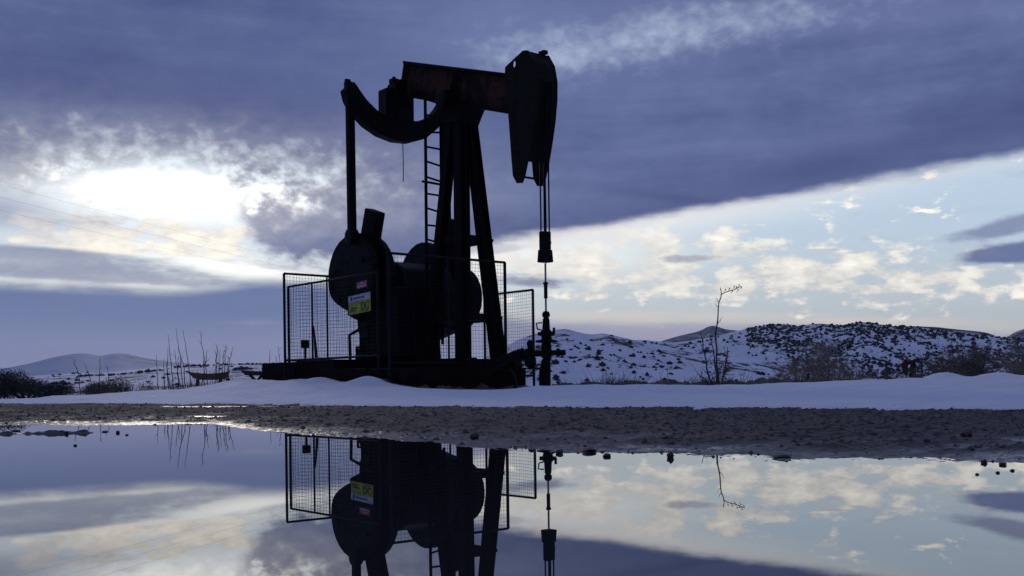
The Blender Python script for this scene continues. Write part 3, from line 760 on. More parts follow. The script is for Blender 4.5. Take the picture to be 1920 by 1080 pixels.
def fence_panel(name_label, p0, p1, z0, z1, posts=(), mids=(), feet=True, cell=.075, thick=.030):
    """welded-mesh panel between two plan points (pump coordinates)"""
    A0 = wp(p0[0], p0[1], 0); A1 = wp(p1[0], p1[1], 0); d = A1-A0; Ln = d.length
    rz = math.atan2(d.y, d.x)
    r_ = empty('mesh_fence', (A0.x, A0.y, z0), rz, name_label, 'fence')
    r_['group'] = 'welded mesh panels round the pumpjack'
    H = z1-z0
    for x in (0, Ln):
        MB().tube([(x, 0, -z0+.10 if feet else 0), (x, 0, H)], thick, 8).build('post', M['galv'], r_)
    for x in mids: MB().tube([(x, 0, 0), (x, 0, H)], thick*.72, 6).build('upright', M['galv'], r_)
    for z_ in (0, H): MB().tube([(0, 0, z_), (Ln, 0, z_)], thick*.85, 8).build('rail', M['galv'], r_)
    wm = MB(); x = cell
    while x < Ln-.02: wm.tube([(x, .004, .02), (x+rng.uniform(-.012, .012), .004+rng.uniform(-.02, .02), H*.5), (x+rng.uniform(-.006, .006), .004, H-.02)], .0032, 3, False); x += cell*rng.uniform(.94, 1.06)
    z_ = cell
    while z_ < H-.02: wm.tube([(.02, -.003, z_), (Ln*.35, rng.uniform(-.02, .02), z_-rng.uniform(0, .018)), (Ln*.7, rng.uniform(-.02, .02), z_-rng.uniform(0, .018)), (Ln-.02, -.003, z_)], .0032, 3, False); z_ += cell*rng.uniform(.94, 1.06)
    o = wm.build('wire_mesh', M['wire'], r_); o['kind'] = 'stuff'
    return r_, Ln
fp_side, Lside = fence_panel('near mesh fence panel carrying the yellow and red signs', (-3.06, -2.29), (.47, -2.29), .81, 2.40, mids=(1.02,), thick=.028)
fence_panel('tall mesh fence panel at the left end, running behind the round counterweight', (-3.04, -2.40), (-3.04, .2), .81, 2.68, mids=(1.05, 1.9))
fence_panel('tall mesh fence panel ending in a post right of the slanting legs', (.80, -2.26), (.80, .60), .66, 2.74, mids=(1.4,))
fence_panel('low mesh fence panel nearest the wellhead, its end post in the snow', (-2.4, 2.60), (-.62, 2.60), .42, 2.38, mids=())
fence_panel('mesh fence panel behind the pumpjack seen between its legs', (-3.04, .3), (-3.04, 2.55), .50, 2.40, mids=(1.1,))

def sign(name, label, a, z, w, h, tilt_, parts):
    p = wp(a, -2.325, z)
    r_ = empty(name, p, -PA, label, 'sign'); r_.rotation_euler = (0, tilt_, -PA)
    for nm, x0, z0, x1, z1, mat, dep in parts:
        MB().box(((x0+x1)/2*w, -dep, (z0+z1)/2*h), ((x1-x0)*w, .006, (z1-z0)*h)).build(nm, mat, r_)
    return r_
ys = sign('hazard_sign', 'yellow sign with a white strip on top, wired to the mesh fence', -.125, 1.84, .80, .37, -.055, [
    ('plate', -.5, -.5, .5, .17, M['sign_y'], .0), ('white_strip', -.5, .17, .5, .5, M['sign_w'], .0005),
    ('logo', -.40, .22, -.33, .44, M['ink_b'], .007), ('text_line', -.27, .29, .22, .36, M['ink_b'], .007),
    ('text_line', -.42, -.22, -.10, -.16, M['ink'], .007), ('text_line', -.42, -.34, -.16, -.29, M['ink'], .007), ('underline', .10, -.42, .40, -.385, M['ink'], .007)])
fc_ = bpy.data.curves.new('sign_text', 'FONT'); fc_.body = 'DC'; fc_.size = .21; fc_.extrude = .002; fc_.align_x = 'CENTER'
fo = bpy.data.objects.new('tmp_text', fc_); col.objects.link(fo)
dg = bpy.context.evaluated_depsgraph_get()
tm = bpy.data.meshes.new_from_object(fo.evaluated_get(dg)); bpy.data.objects.remove(fo)
tm.materials.clear(); tm.materials.append(M['ink'])
to = link(bpy.data.objects.new('lettering', tm), ys); to.rotation_euler = (math.pi/2, 0, 0); to.location = (.20, -.009, -.125)
sign('warning_sign', 'small dark red sign above the yellow sign on the mesh fence', -.035, 2.205, .37, .135, -.055, [
    ('plate', -.5, -.5, .5, .5, M['sign_r'], .0), ('text_line', -.38, .06, .36, .16, M['sign_w'], .006), ('text_line', -.1, .22, .1, .36, M['sign_w'], .006), ('text_line', -.44, -.30, .44, -.12, M['sign_w'], .006)])

# soil banked up against the front of the base, clutter on it
bt = np.linspace(0, 1, 120); bs_ = np.linspace(-1, 1, 14)
BT, BS = np.meshgrid(bt, bs_)
def berm(name, q0, q1, width, hgt, seed):
    A0 = wp(q0[0], q0[1], 0); A1 = wp(q1[0], q1[1], 0); d = (A1-A0); nrm = Vector((d.y, -d.x, 0)).normalized()
    X = A0.x + d.x*BT + nrm.x*BS*width; Y = A0.y + d.y*BT + nrm.y*BS*width
    prof = (1-BS**2)*(.55 + .9*fbm(BT*9, BS*1.5, 4, seed=seed))*np.sin(np.clip(BT, 0.02, .98)*np.pi)**.35
    Z = snow_z(X/Y, Y) - .03 + hgt*np.maximum(prof, 0)
    o = grid_mesh(name, X, Y, Z, M['mud']); o['kind'] = 'structure'; return o
berm('soil_berm', (1.0, -2.2), (1.02, 1.1), .42, .20, 3.0)
berm('soil_berm', (-.9, -2.25), (1.0, -2.25), .30, .12, 6.0)
for k, (a, n, l_, rz_, z_, lab) in enumerate(((.55, .55, .9, 2.2, .62, 'dark loose pipe leaning across the base behind the slanting leg'), )):
    p = wp(a, n, z_); o = MB().tube([(0, 0, .05), (l_*.55, 0, .32)], .03, 7).build('loose_pipe', M['steel']); o.location = p; o.rotation_euler = (0, 0, -.3); tag(o, lab, 'pipe')
for k, (a, n, sx, sy, sz, lab) in enumerate(((-.05, .2, .38, .30, .16, 'low dark valve box on the base between the legs'), (.78, .72, .26, .26, .22, 'small dark drum-like box at the right end of the base'))):
    o = empty('valve_box', wp(a, n, ZB-.20), -PA+.2*k, lab, 'box')
    bevel(MB().box((0, 0, sz/2), (sx, sy, sz)).build('body', M['grease'], o), .03, 2); bevel(MB().box((0, 0, sz+.02), (sx*1.06, sy*1.06, .04)).build('lid', M['steel'], o), .01, 1)

# ================================================================ things round the pump
def ground_pt(px, Y, py=None):
    T = ray(px, 715 if py is None else py)[0]
    return Vector((T*Y, Y, float(snow_z(np.array([T]), np.array([Y]))[0])))
def on_grid(G, X, Y):
    Xd, Yd, Zd, S_ = G
    i = int(np.argmin((Xd-X)**2 + (Yd-Y)**2)); return float(Zd.reshape(-1)[i])
# junction box on a post, leaning stake
p = ground_pt(573, 25.2)
jb = empty('junction_box', p, .2, 'small box on a thin post seen through the left mesh panel', 'electrical box')
zt = at(573, 638, 25.2).z - p.z
bevel(MB().box((0, 0, zt-.09), (.19, .10, .19)).build('cabinet', M['grease'], jb), .01, 1)
MB().box((0, -.055, zt-.09), (.15, .008, .15)).build('door', M['steel'], jb)
MB().tube([(0, 0, 0), (.0, 0, zt-.18)], .028, 8).build('post', M['steel'], jb)
p = ground_pt(596, 24.4); zt = at(593, 611, 24.4).z - p.z
sk = MB().tube([(0, 0, -.05), (-.02, 0, zt*.35), (-.05, 0, zt*.7), (-.085, 0, zt)], [.055, .045, .032, .015], 6).build('wooden_stake', M['timber'])
sk.location = p; tag(sk, 'rough stake standing behind the left mesh panel beside the junction box', 'stake')
# rusty trough
p = ground_pt(392, 25.6); zt = at(392, 699, 25.6).z - p.z
tr = empty('feed_trough', p, .25, 'rusty sagging sheet metal trough among the dry weeds', 'trough')
ol_top = [(-.52, zt+.05), (-.40, zt+.015), (-.2, zt-.01), (0, zt-.02), (.2, zt-.012), (.38, zt+.01), (.50, zt+.045)]
ol_bot = [(.38, zt-.15), (.2, zt-.17), (0, zt-.172), (-.2, zt-.165), (-.34, zt-.13)]
for y in (-.16, .16): MB().prism(ol_top + ol_bot, y-.008, y+.008).build('side_sheet', M['trough'], tr)
MB().prism(ol_bot + [(-.34, zt-.11), (-.2, zt-.145), (0, zt-.152), (.2, zt-.15), (.38, zt-.13)], -.155, .155).build('bottom_sheet', M['trough'], tr)
for x in (-.26, .26):
    for y in (-.13, .13): MB().bar((x, y, zt-.15), (x*1.1, y*1.2, -.05), .05, .05).build('leg', M['timber'], tr)
# plank trestle beside the foundation
p = ground_pt(474, 24.8); zt = at(474, 694, 24.8).z - p.z
ts = empty('plank_trestle', p, .1, 'dark low plank trestle against the left end of the concrete base', 'trestle')
MB().prism([(-.26, zt+.0), (.42, zt-.05), (.42, zt-.13), (-.14, zt-.12)], -.2, .2).build('plank', M['timber'], ts)
MB().bar((-.05, -.1, zt-.11), (.16, -.1, -.05), .06, .06).build('leg', M['timber'], ts)
MB().bar((.2, .1, zt-.12), (.02, .1, -.05), .06, .06).build('leg', M['timber'], ts)
MB().bar((.38, 0, zt-.12), (.40, 0, -.05), .06, .06).build('leg', M['timber'], ts)

# power lines
for k, (z0, z1, off) in enumerate(((12.3, 11.6, 0), (11.5, 10.8, .3), (10.85, 10.1, .0))):
    P0 = Vector((-28.8-.2585*40+off, 20, z0)); P1 = Vector((-28.8+.2585*250+off, 310, z1-1.2))
    pts = [P0.lerp(P1, u) + Vector((0, 0, -.9*4*u*(1-u)*.4)) for u in [i/24 for i in range(25)]]
    w = MB().tube(pts, .0035, 4).build('power_line', M['cable'])
    tag(w, ['highest of the three thin overhead wires at the left', 'middle one of the three thin overhead wires at the left', 'lowest of the three thin overhead wires at the left'][k], 'wire', 'overhead wires')

# small pumpjack far off at the right
Yf = 120.0; T = ray(1711, 700)[0]; gz = on_grid(HA, T*Yf, Yf)
fp = empty('pumpjack', (T*Yf, Yf, gz), .35, 'tiny red-brown pumpjack far off beyond the snow at the right', 'pumpjack')
zt = at(1711, 673, Yf).z - gz
MB().prism([(-1.15, zt-.35), (.95, zt+.05), (.95, zt-.30), (-1.15, zt-.75)], -.15, .15).build('walking_beam', M['red'], fp)
MB().prism([(-1.0, zt-.1), (-1.35, zt-.5), (-1.25, zt-1.3), (-1.0, zt-1.7), (-.8, zt-1.3), (-.75, zt-.4)], -.2, .2).build('horse_head', M['red'], fp)
for a, n in ((-.6, -.4), (.55, -.4), (-.6, .4), (.55, .4)):
    MB().bar((a, n, 0), (0, n*.3, zt-.45), .2, .2, up=(1, 0, 0)).build('leg', M['steel'], fp)
MB().prism([(.5, 0), (1.4, 0), (1.4, 1.2), (.5, 1.2)], -.4, .4).build('gear_box', M['grease'], fp)
for n in (-.55, .55):
    MB().prism(disc_outline(.9, 1.3, .6), n-.1, n+.1).build('counterweight', M['steel'], fp)
    MB().bar((.85, n, 1.3), (.85, n, zt-.1), .1, .1, up=(1, 0, 0)).build('pitman_arm', M['steel'], fp)
MB().box((.3, 0, .1), (3.2, 1.0, .2)).build('skid', M['steel'], fp)
# fence posts in the snow
for px, py, Y, lab in ((1662, 676, 40, 'thin post standing in the snow left of the tiny pumpjack'), (1515, 700, 30, 'short post stub on the snow edge below the bare shrub')):
    p = ground_pt(px, Y); zt = at(px, py, Y).z
    o = MB().tube([(0, 0, -.1), (.01, 0, (zt-p.z)*.6), (0, 0, zt-p.z)], [.055, .05, .045], 7).build('fence_post', M['timber']); o.location = p; tag(o, lab, 'post')

# ================================================================ plants
def weed(label, stems, Y, group='dry weeds behind the snow bank', r0=.012):
    """stems: pixel polylines from the ground up"""
    b = ground_pt(stems[0][0][0], Y)
    root = empty('dry_weed', b, 0, label, 'weed', group)
    for st in stems:
        Yj = Y + rng.uniform(-.5, .5)
        pts = [at(px, py, Yj) - b for px, py in st]
        g = ground_pt(st[0][0], Yj)
        pts[0].z = min(pts[0].z, g.z - b.z - .03)
        # resample with a little wander
        fine = []
        for i in range(len(pts)-1):
            for k in range(4):
                u = k/4; q = pts[i].lerp(pts[i+1], u); q += Vector((rng.uniform(-.012, .012), rng.uniform(-.012, .012), 0)); fine.append(q)
        fine.append(pts[-1]); m_ = len(fine)
        mb = MB().tube(fine, [r0*(1-.72*i/(m_-1)) for i in range(m_)], 5)
        for i in range(2, m_-1):
            if rng.random() < .5:
                d = Vector((rng.uniform(-1, 1), rng.uniform(-1, 1), rng.uniform(.3, 1.2))).normalized()
                l_ = rng.uniform(.04, .16)
                mb.tube([fine[i], fine[i]+d*l_*.6, fine[i]+d*l_ + Vector((0, 0, .02))], [r0*.4, r0*.3, r0*.18], 3)
        mb.build('stem', M['stem'], root)
    return root
weed('tallest clump of bare upright weed stalks left of the trough', [[(296, 728), (295, 700), (294, 665)], [(308, 728), (307, 700), (308, 672)], [(326, 728), (320, 680), (315, 627)], [(344, 730), (338, 670), (330, 615)],
      [(360, 730), (352, 670), (343, 618)], [(322, 728), (314, 700), (311, 676)], [(318, 728), (313, 690), (315, 650)], [(340, 728), (332, 690), (327, 655)], [(348, 730), (345, 690), (334, 654)], [(335, 728), (333, 700), (334, 668)]], 24.2)
weed('single tall weed stalk with thin side stalks in front of the trough', [[(384, 726), (382, 670), (375, 620)], [(376, 722), (384, 690), (389, 655)], [(390, 720), (386, 690), (382, 668)]], 23.6)
weed('clump of dry weed stalks at the right end of the trough', [[(408, 720), (405, 680), (407, 648)], [(404, 720), (404, 690), (405, 660)], [(415, 718), (418, 680), (421, 655)], [(420, 718), (422, 680), (424, 644)], [(428, 716), (430, 680), (437, 649)], [(424, 716), (427, 690), (428, 667)], [(412, 720), (411, 690), (413, 655)]], 24.0)
weed('few thin bent stalks before the far snowy mountain', [[(152, 742), (147, 700), (137, 673)], [(178, 742), (168, 705), (158, 680)], [(185, 742), (186, 705), (188, 672)], [(204, 740), (203, 710), (203, 688)]], 23.4)
weed('thin stalks sticking up behind the left corner of the concrete base', [[(505, 700), (505, 680), (506, 655)], [(520, 700), (519, 684), (518, 668)], [(529, 700), (525, 675), (521, 650)], [(536, 700), (537, 684), (538, 671)]], 26.5)
wr = weed('tall dry weed with a drooping top against the bright sky', [[(1346, 722), (1345, 680), (1343, 630), (1346, 585), (1352, 549), (1352, 541)], [(1338, 722), (1326, 690), (1318, 650), (1313, 622)], [(1346, 720), (1342, 690), (1338, 660), (1335, 637)],
     [(1352, 722), (1358, 695), (1362, 676), (1364, 650)], [(1335, 722), (1322, 710), (1312, 706)]], 15.6, r0=.016)
b = wr.location
mb = MB().tube([at(px, py, 15.6)-b for px, py in ((1351, 553), (1358, 549), (1366, 546), (1377, 543), (1388, 537), (1390, 541))], .006, 5)
for px, py in ((1360, 543), (1368, 541), (1377, 537), (1381, 538), (1386, 534), (1390, 538), (1384, 543), (1373, 546)):
    q = at(px, py, 15.6)-b; mb.lathe(q, [(.002, -.014), (.008, -.003), (.008, .004), (.003, .012)], 6)
    mb.tube([q, at(px-3, py+5, 15.6)-b], .003, 3)
mb.build('flower_head', M['stem'], wr)
mb = MB()
for k in range(150):
    u = rng.random(); c_ = at(1344 + rng.gauss(0, 12), 716 - 55*u**1.6 + rng.uniform(-3, 3), 15.6 + rng.uniform(-.15, .15)) - b
    d = Vector((rng.uniform(-1, 1), rng.uniform(-1, 1), rng.uniform(-.2, 1))).normalized()*rng.uniform(.02, .06); s_ = d.cross(Vector((0, 0, 1)))*.35
    mb.add([c_-s_, c_+s_, c_+d+s_*.4, c_+d-s_*.4], [(0, 1, 2, 3)])
mb.build('dry_leaves', M['stem'], wr)

def bare_shrub(label, px, Y, top_py, wpx, n_main, mat, seed, twig_r=.012, dense=1.0, group='bare shrubs at the right'):
    R_ = random.Random(seed); g = ground_pt(px, Y)
    H = at(px, top_py, Y).z - g.z; W = wpx/FPX*Y/2
    root = empty('bare_shrub', g, 0, label, 'shrub', group)
    trunk, crown = MB(), MB()
    for k in range(n_main):
        ang = R_.uniform(0, 2*math.pi); lean = R_.random()**.7
        end = Vector((math.cos(ang)*W*lean, math.sin(ang)*W*lean, H*R_.uniform(.6, 1.0)*(1-.35*lean**2)))
        pts = [Vector((math.cos(ang)*.06, math.sin(ang)*.06, -.05))]
        for i in range(1, 6):
            u = i/5; q = end*u; q.z = end.z*u**.85; q += Vector((R_.gauss(0, .04), R_.gauss(0, .04), R_.gauss(0, .03)))*H*.5
            pts.append(q)
        trunk.tube(pts, [twig_r*2.2*(1-.8*i/5) for i in range(6)], 5)
        for j in range(int(26*dense)):
            u = R_.uniform(.25, 1.0); i = min(4, int(u*5)); q = pts[i].lerp(pts[i+1], u*5-i)
            d = Vector((R_.gauss(0, 1), R_.gauss(0, 1), R_.gauss(.55, .7))).normalized()
            l_ = H*R_.uniform(.08, .22); q2 = q+d*l_
            crown.tube([q, q+d*l_*.5+Vector((R_.gauss(0, .02), R_.gauss(0, .02), .02)), q2], [twig_r*.6, twig_r*.45, twig_r*.2], 3, False)
            for m_ in range(3):
                d2 = (d + Vector((R_.gauss(0, .8), R_.gauss(0, .8), R_.gauss(.2, .6)))).normalized(); b_ = q.lerp(q2, R_.uniform(.3, 1))
                crown.tube([b_, b_+d2*l_*R_.uniform(.3, .7)], [twig_r*.4, twig_r*.15], 3, False)
    trunk.build('trunk', mat, root); crown.build('crown', mat, root)
    return root
bare_shrub('brown bare shrub left of the thin post, in front of the scrubby hill', 1538, 36, 634, 165, 22, M['twig'], 3, .017, 2.0)
bare_shrub('small low bare shrub beside the brown shrub below the hill', 1450, 34, 690, 60, 6, M['twig'], 4, .007, .8)
bare_shrub('wide green-brown shrub behind the two snow mounds', 1815, 30, 636, 230, 30, M['leaf_b'], 5, .015, 2.2)
bare_shrub('tall bare shrub cut off by the right edge of the picture', 1932, 24, 596, 120, 14, M['twig'], 6, .010, 1.6)
bare_shrub('low brown shrub right of the tiny pumpjack', 1755, 33, 662, 70, 12, M['leaf_b'], 8, .014, 1.8)
bare_shrub('thin grey brush under the brown shrub, left of the short post', 1480, 31, 690, 90, 7, M['twig'], 9, .006, .8)

def leafy(label, px, Y, top_py, wpx, mat, seed, n=900, leaf=.05, name='evergreen_shrub', group='dark shrubs at the far left', dpt=.9):
    R_ = random.Random(seed); g = ground_pt(px, Y); H = at(px, top_py, Y).z - g.z; W = wpx/FPX*Y/2
    root = empty(name, g, 0, label, 'shrub', group)
    tr_ = MB(); cr_ = MB(); lobes = []
    for k in range(9):
        a = R_.uniform(0, 2*math.pi); r_ = R_.random()**.5
        lobes.append((Vector((math.cos(a)*W*r_*.75, math.sin(a)*W*r_*dpt*.75, H*R_.uniform(.35, .72)*(1-.25*r_))), R_.uniform(.28, .45)))
        tr_.tube([(0, 0, -.05), lobes[-1][0]*.5, lobes[-1][0]], [.04, .025, .01], 5)
    for k in range(n):
        c_, rr_ = lobes[k % 9]
        d = Vector((R_.gauss(0, 1), R_.gauss(0, 1), R_.gauss(0, 1))).normalized()*R_.random()**.4
        q = c_ + Vector((d.x*W*rr_*1.25, d.y*W*rr_*1.25*dpt, d.z*H*rr_))
        if q.z < -.05: q.z = -.05
        f_ = Vector((R_.gauss(0, 1), R_.gauss(0, 1), R_.gauss(.4, 1))).normalized()*leaf*R_.uniform(.6, 1.5); s_ = f_.cross(Vector((R_.gauss(0, 1), R_.gauss(0, 1), R_.gauss(0, 1)))).normalized()*leaf*.3
        cr_.add([q-s_, q+s_*.8, q+f_+s_*.3, q+f_-s_*.3], [(0, 1, 2, 3)])
    tr_.build('trunk', M['stem'], root); cr_.build('crown', mat, root)
    return root
leafy('dark evergreen shrub cut off by the left edge of the picture', -25, 25.5, 684, 165, M['leaf'], 1, 9000, .036)
leafy('dark evergreen shrub second from the left edge, snow among its leaves', 52, 25.2, 699, 125, M['leaf'], 2, 6000, .035)
leafy('lower dark evergreen shrub at the right end of the left thicket', 112, 24.9, 714, 120, M['leaf'], 3, 4500, .03)
leafy('brown dome-shaped shrub under the far mountain', 178, 24.6, 714, 80, M['leaf_b'], 4, 3500, .035, group='brown shrubs at the left')
leafy('dark brown bush with a flat top left of the weeds', 222, 26.0, 705, 66, M['leaf_b'], 5, 2600, .035, group='brown shrubs at the left')
leafy('thin greyish shrub between the flat-topped bush and the weeds', 268, 27.0, 703, 46, M['twig'], 6, 700, .04, group='brown shrubs at the left')

# dry grass along the snow crest (nobody could count it)
gm = MB()
for k in range(1500):
    px = rng.choice([rng.uniform(1055, 1500), rng.gauss(1155, 22), rng.gauss(330, 40), rng.uniform(150, 440), rng.uniform(1480, 1700), rng.gauss(1340, 25)])
    T = ray(px, 715)[0]; Y = float(crestY(np.array([T]))[0]) + rng.uniform(.5, 2.6)
    g = ground_pt(px, Y); h_ = rng.uniform(.05, .20)*(1 + (rng.random() < .12)*1.3)
    lean = Vector((rng.gauss(0, .3), rng.gauss(0, .3), 1))*h_
    gm.tube([g - Vector((0, 0, .02)), g+lean*.6, g+lean+Vector((rng.gauss(0, .02), 0, -.01))], [.0035, .003, .001], 3, False)
gr = gm.build('dry_grass', M['grass']); tag(gr, 'thin dry grass stalks along the top of the snow bank', 'grass', kind='stuff')
# strip of bare soil showing behind the crest at the right
ts_ = np.linspace(ray(1035, 715)[0], ray(1560, 715)[0], 200); ss = np.linspace(0, 1, 12)
TT, SS = np.meshgrid(ts_, ss)
YY = crestY(TT) + .55 + SS*(1.3 + .5*fbm(TT*30, SS*0, 3, seed=2.))
ZZ = snow_z(TT, YY) + .095*np.sin(SS*np.pi)*(1 + 1.2*fbm(TT*60, SS*3, 3, seed=7.)) - .012
soil = grid_mesh('bare_soil', TT*YY, YY, ZZ, M['mud']); soil['kind'] = 'structure'

# scrub on the hills: five shared clump meshes, individuals in front, the rest as one mass
def clump(seed, n=44):
    R_ = random.Random(seed); mb = MB()
    for k in range(n):
        d = Vector((R_.gauss(0, 1), R_.gauss(0, 1), abs(R_.gauss(0, .8)))).normalized()*R_.random()**.45
        q = Vector((d.x*.72, d.y*.72, d.z*.85)); f_ = Vector((R_.gauss(0, 1), R_.gauss(0, 1), R_.gauss(.3, 1))).normalized()*R_.uniform(.16, .34)
        s_ = f_.cross(Vector((R_.gauss(0, 1), R_.gauss(0, 1), R_.gauss(0, 1)))).normalized()*R_.uniform(.12, .24)
        mb.add([q-s_, q+s_, q+f_+s_*.5, q+f_-s_*.5], [(0, 1, 2, 3)])
    bm = bmesh.new(); bmesh.ops.create_icosphere(bm, subdivisions=1, radius=.62); bm.verts.index_update()
    vs = [Vector((v.co.x*R_.uniform(.8, 1.2), v.co.y*R_.uniform(.8, 1.2), v.co.z*R_.uniform(.8, 1.15) + .30)) for v in bm.verts]; fs = [tuple(v.index for v in f.verts) for f in bm.faces]; bm.free()
    core = MB().add(vs, fs).add(mb.v, mb.f)
    return core
cl = [clump(40+i) for i in range(5)]
cl_me = [c_.mesh('hill_shrub', M['leaf_hazed']) for c_ in cl]
def visible_front(G, n, smin, smax, seed, px0, px1, dens=None):
    Xd, Yd, Zd, S_ = G; R_ = np.random.default_rng(seed); out = []
    P_ = 960 + FPX*Xd/Yd
    ok = np.argwhere((S_ > smin) & (S_ < smax) & (P_ > px0) & (P_ < px1))
    tries = 0
    while len(out) < n and tries < n*40:
        tries += 1
        i, j = ok[R_.integers(len(ok))]
        if i+1 >= Xd.shape[0] or j+1 >= Xd.shape[1]: continue
        u, v = R_.random(2)
        x = Xd[i, j]*(1-u)*(1-v)+Xd[i+1, j]*u*(1-v)+Xd[i, j+1]*(1-u)*v+Xd[i+1, j+1]*u*v
        y = Yd[i, j]*(1-u)+Yd[i+1, j]*u; z = Zd[i, j]*(1-u)*(1-v)+Zd[i+1, j]*u*(1-v)+Zd[i, j+1]*(1-u)*v+Zd[i+1, j+1]*u*v
        if fbm(np.array([x*.035]), np.array([y*.035]), 3, seed=seed)[0] < R_.normal(-.14, .20): continue
        qx_, qy_ = 960 + FPX*x/y, 720 - FPX*(z-EYE)/y
        if 1372 < qx_ < 1475 and 660 < qy_ < 705 and R_.random() < .93: continue        # open snowfield below the scrub
        out.append((x, y, z))
    return out
near_sp = visible_front(HA, 230, .20, .97, 5, 1030, 1560)
for k, (x, y, z) in enumerate(near_sp):
    o = bpy.data.objects.new('hill_shrub', cl_me[k % 5]); col.objects.link(o)
    s_ = rng.choice([rng.uniform(.25, .5), rng.uniform(.4, .7), rng.uniform(.6, 1.05)])
    o.location = (x, y, z-.15*s_); o.rotation_euler = (0, 0, rng.uniform(0, 6.28)); o.scale = (s_*rng.uniform(.8, 1.3), s_, s_*rng.uniform(.7, 1.1))
    tag(o, 'dark round shrub dotted on the near snowy hillside right of the wellhead', 'shrub', 'dark shrubs dotted over the near hillside')
mass = MB()
def add_mass(sp, lo_, hi_, sq=1.0):
    for k, (x, y, z) in enumerate(sp):
        c_ = cl[k % 5]; s_ = rng.uniform(lo_, hi_); ca, sa = math.cos(k*1.7), math.sin(k*1.7)
        mass.add([(x + s_*(a*ca-b_*sa), y + s_*(a*sa+b_*ca), z + s_*sq*(c__-.1)) for a, b_, c__ in c_.v[:12+48]], [f for f in c_.f[:20+12]])
add_mass(visible_front(HB, 6200, .15, .99, 6, 1400, 2100), .3, 1.05, .85)
add_mass(visible_front(HB, 250, .15, .99, 26, 1400, 2100), 1.0, 1.7, .8)
add_mass(visible_front(HB, 200, .3, .97, 16, 1200, 1420), .45, 1.2, .9)
add_mass(visible_front(HL, 150, .2, 1.0, 7, -200, 620), .6, 1.8, .7)
for x0, x1, Yh, n_h in ((140, 310, 520, 70), (95, 160, 430, 30), (330, 520, 560, 60), (440, 500, 470, 24)):      # hedgerows between the fields
    add_mass([(ray(q_, 700)[0]*Yh, Yh + rng.uniform(-4, 4), on_grid(HL, ray(q_, 700)[0]*Yh, Yh)) for q_ in [rng.uniform(x0, x1) for _ in range(n_h)]], .6, 1.7, .7)
add_mass(visible_front(HA, 130, .02, .9, 8, 850, 1030), .4, 1.0, .75)
o = mass.build('far_scrub', M['leaf_hazed']); tag(o, 'dark scrub covering the far snowy hills as one speckled mass', 'scrub', kind='stuff')

# ================================================================ stones
def stone_mesh(seed, flat=.7, sub=2):
    bm = bmesh.new(); bmesh.ops.create_icosphere(bm, subdivisions=sub, radius=.5)
    R_ = random.Random(seed); off = Vector((R_.uniform(0, 50), R_.uniform(0, 50), 0))
    for v in bm.verts:
        d = v.co.normalized(); k = 1 + .45*mnoise.noise(d*1.6 + off) + .18*mnoise.noise(d*4 + off)
        v.co = Vector((d.x*k*.5, d.y*k*.5, d.z*k*.5*flat))
    me = bpy.data.meshes.new('stone'); bm.to_mesh(me); bm.free(); return me
def water_hit(px, py, z=0.0):
    d = ray(px, py); Y = (z-EYE)/d[2]; return Vector((d[0]*Y, Y, z))
stones = [(889, 822, 20, .8, 'rock', 'dark rounded stone on the mud below the pumpjack'), (1257, 858, 14, 1.1, 'rock', 'small squarish stone standing at the edge of the puddle'),
          (1049, 850, 15, .7, 'rock', 'blocky stone at the water edge beside the reflected wellhead'), (1138, 856, 17, .6, 'rock', 'dark clod half in the water, midway between two squarish stones'),
          (1105, 846, 26, .35, 'rock', 'low flat dark clod on the wet mud behind the water edge'), (1466, 858, 40, .22, 'rock', 'widest flat dark stone lying at the water edge'),
          (1812, 816, 22, .55, 'rock_b', 'reddish-brown stone on the mud at the right'), (1845, 868, 13, .8, 'rock', 'largest dark stone in the shallow water at the right edge'),
          (1880, 872, 15, .5, 'rock', 'flat dark stone in the shallows close to the right edge'), (1871, 887, 8, .6, 'rock', 'tiny stone alone in the water, nearest at the right'),
          (1898, 883, 9, .6, 'rock', 'tiny stone in the water by the right edge of the picture'), (1832, 890, 7, .6, 'rock', 'tiny leftmost stone in the water at the right'),
          (141, 836, 7, .6, 'rock', 'single tiny dark clod out in the water at the left'), (221, 812, 7, 1.0, 'rock', 'small upright clod in the left shallows below the weeds'),
          (238, 816, 6, .6, 'rock', 'tiny clod in the left shallows just right of the upright one'), (30, 809, 18, .3, 'rock', 'flat dark clod in the shallows at the left edge'),
          (125, 814, 8, 1.1, 'rock', 'upright clod on the thin mud bar at the left'), (197, 810, 10, .4, 'rock', 'low clod at the right tip of the thin mud bar')]
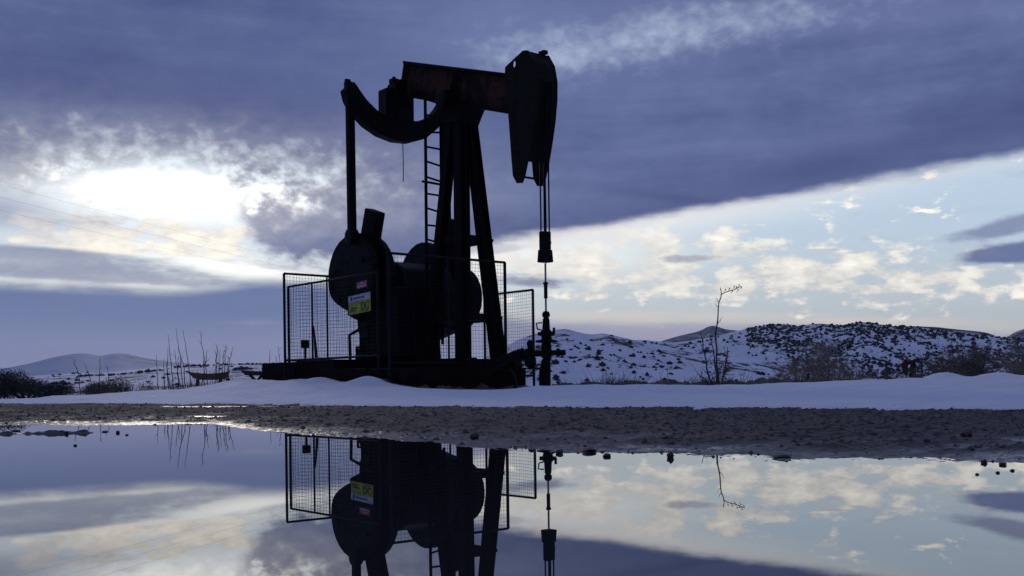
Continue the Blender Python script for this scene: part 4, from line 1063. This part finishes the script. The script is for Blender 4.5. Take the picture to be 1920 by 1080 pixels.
for k, (px, py, w, fl, mt, lab) in enumerate(stones):
    p = water_hit(px, py); z = float(mud_z(np.array([p.x]), np.array([p.y]))[0])
    if z > 0: p = water_hit(px, py, min(z, .05))
    me = stone_mesh(100+k, fl); me.materials.append(M[mt]); o = bpy.data.objects.new('stone', me); col.objects.link(o)
    s_ = w/FPX*p.y*.95; o.scale = (s_, s_, s_); o.location = p + Vector((0, 0, s_*fl*.22)); o.rotation_euler = (0, 0, rng.uniform(0, 6)); tag(o, lab, 'stone', 'stones round the puddle')
gv_ = MB(); oc = [(1, 0, 0), (-1, 0, 0), (0, 1, 0), (0, -1, 0), (0, 0, 1), (0, 0, -1)]; of = [(0, 2, 4), (2, 1, 4), (1, 3, 4), (3, 0, 4), (2, 0, 5), (1, 2, 5), (3, 1, 5), (0, 3, 5)]
N_ = 16000
tt = nrng.uniform(-.62, .62, N_); yy_ = 2.6*np.exp(nrng.random(N_)*np.log(15/2.6)); zz_ = mud_z(tt*yy_, yy_); sf = snowfoot(tt)
cnt = 0
for T, Y, z, s0 in zip(tt, yy_, zz_, sf):
    if z < -.004 or Y > s0 + .3: continue
    if z < .010 and rng.random() < .85: continue
    s_ = .0050*math.exp(rng.gauss(0, .6))*(.7 + Y*.11)
    if s_ > .020: s_ = .020
    gv_.add([(T*Y + a*s_*rng.uniform(.7, 1.4), Y + b_*s_*rng.uniform(.7, 1.4), z + c_*s_*rng.uniform(.4, .8)) for a, b_, c_ in oc], of); cnt += 1
o = gv_.build('gravel', M['rock']); tag(o, 'loose gravel and mud crumbs strewn over the mud flat', 'gravel', kind='stuff')

# ================================================================ air
me = bpy.data.meshes.new('haze'); hb_ = MB().box((0, 0, 150), (25000, 25000, 400)); me.from_pydata(hb_.v, [], hb_.f); me.update()
hm = bpy.data.materials.new('haze_air'); hm.use_nodes = True; ht = hm.node_tree; ht.nodes.clear()
pv = ht.nodes.new('ShaderNodeVolumePrincipled'); pv.inputs['Color'].default_value = (.62, .78, 1.0, 1); pv.inputs['Density'].default_value = 4.0e-5; pv.inputs['Anisotropy'].default_value = .2
ho = ht.nodes.new('ShaderNodeOutputMaterial'); ht.links.new(pv.outputs[0], ho.inputs['Volume'])
me.materials.append(hm); hz = link(bpy.data.objects.new('haze', me)); hz['kind'] = 'stuff'; hz['label'] = 'thin blue evening haze filling the air over the valley'; hz['category'] = 'haze'
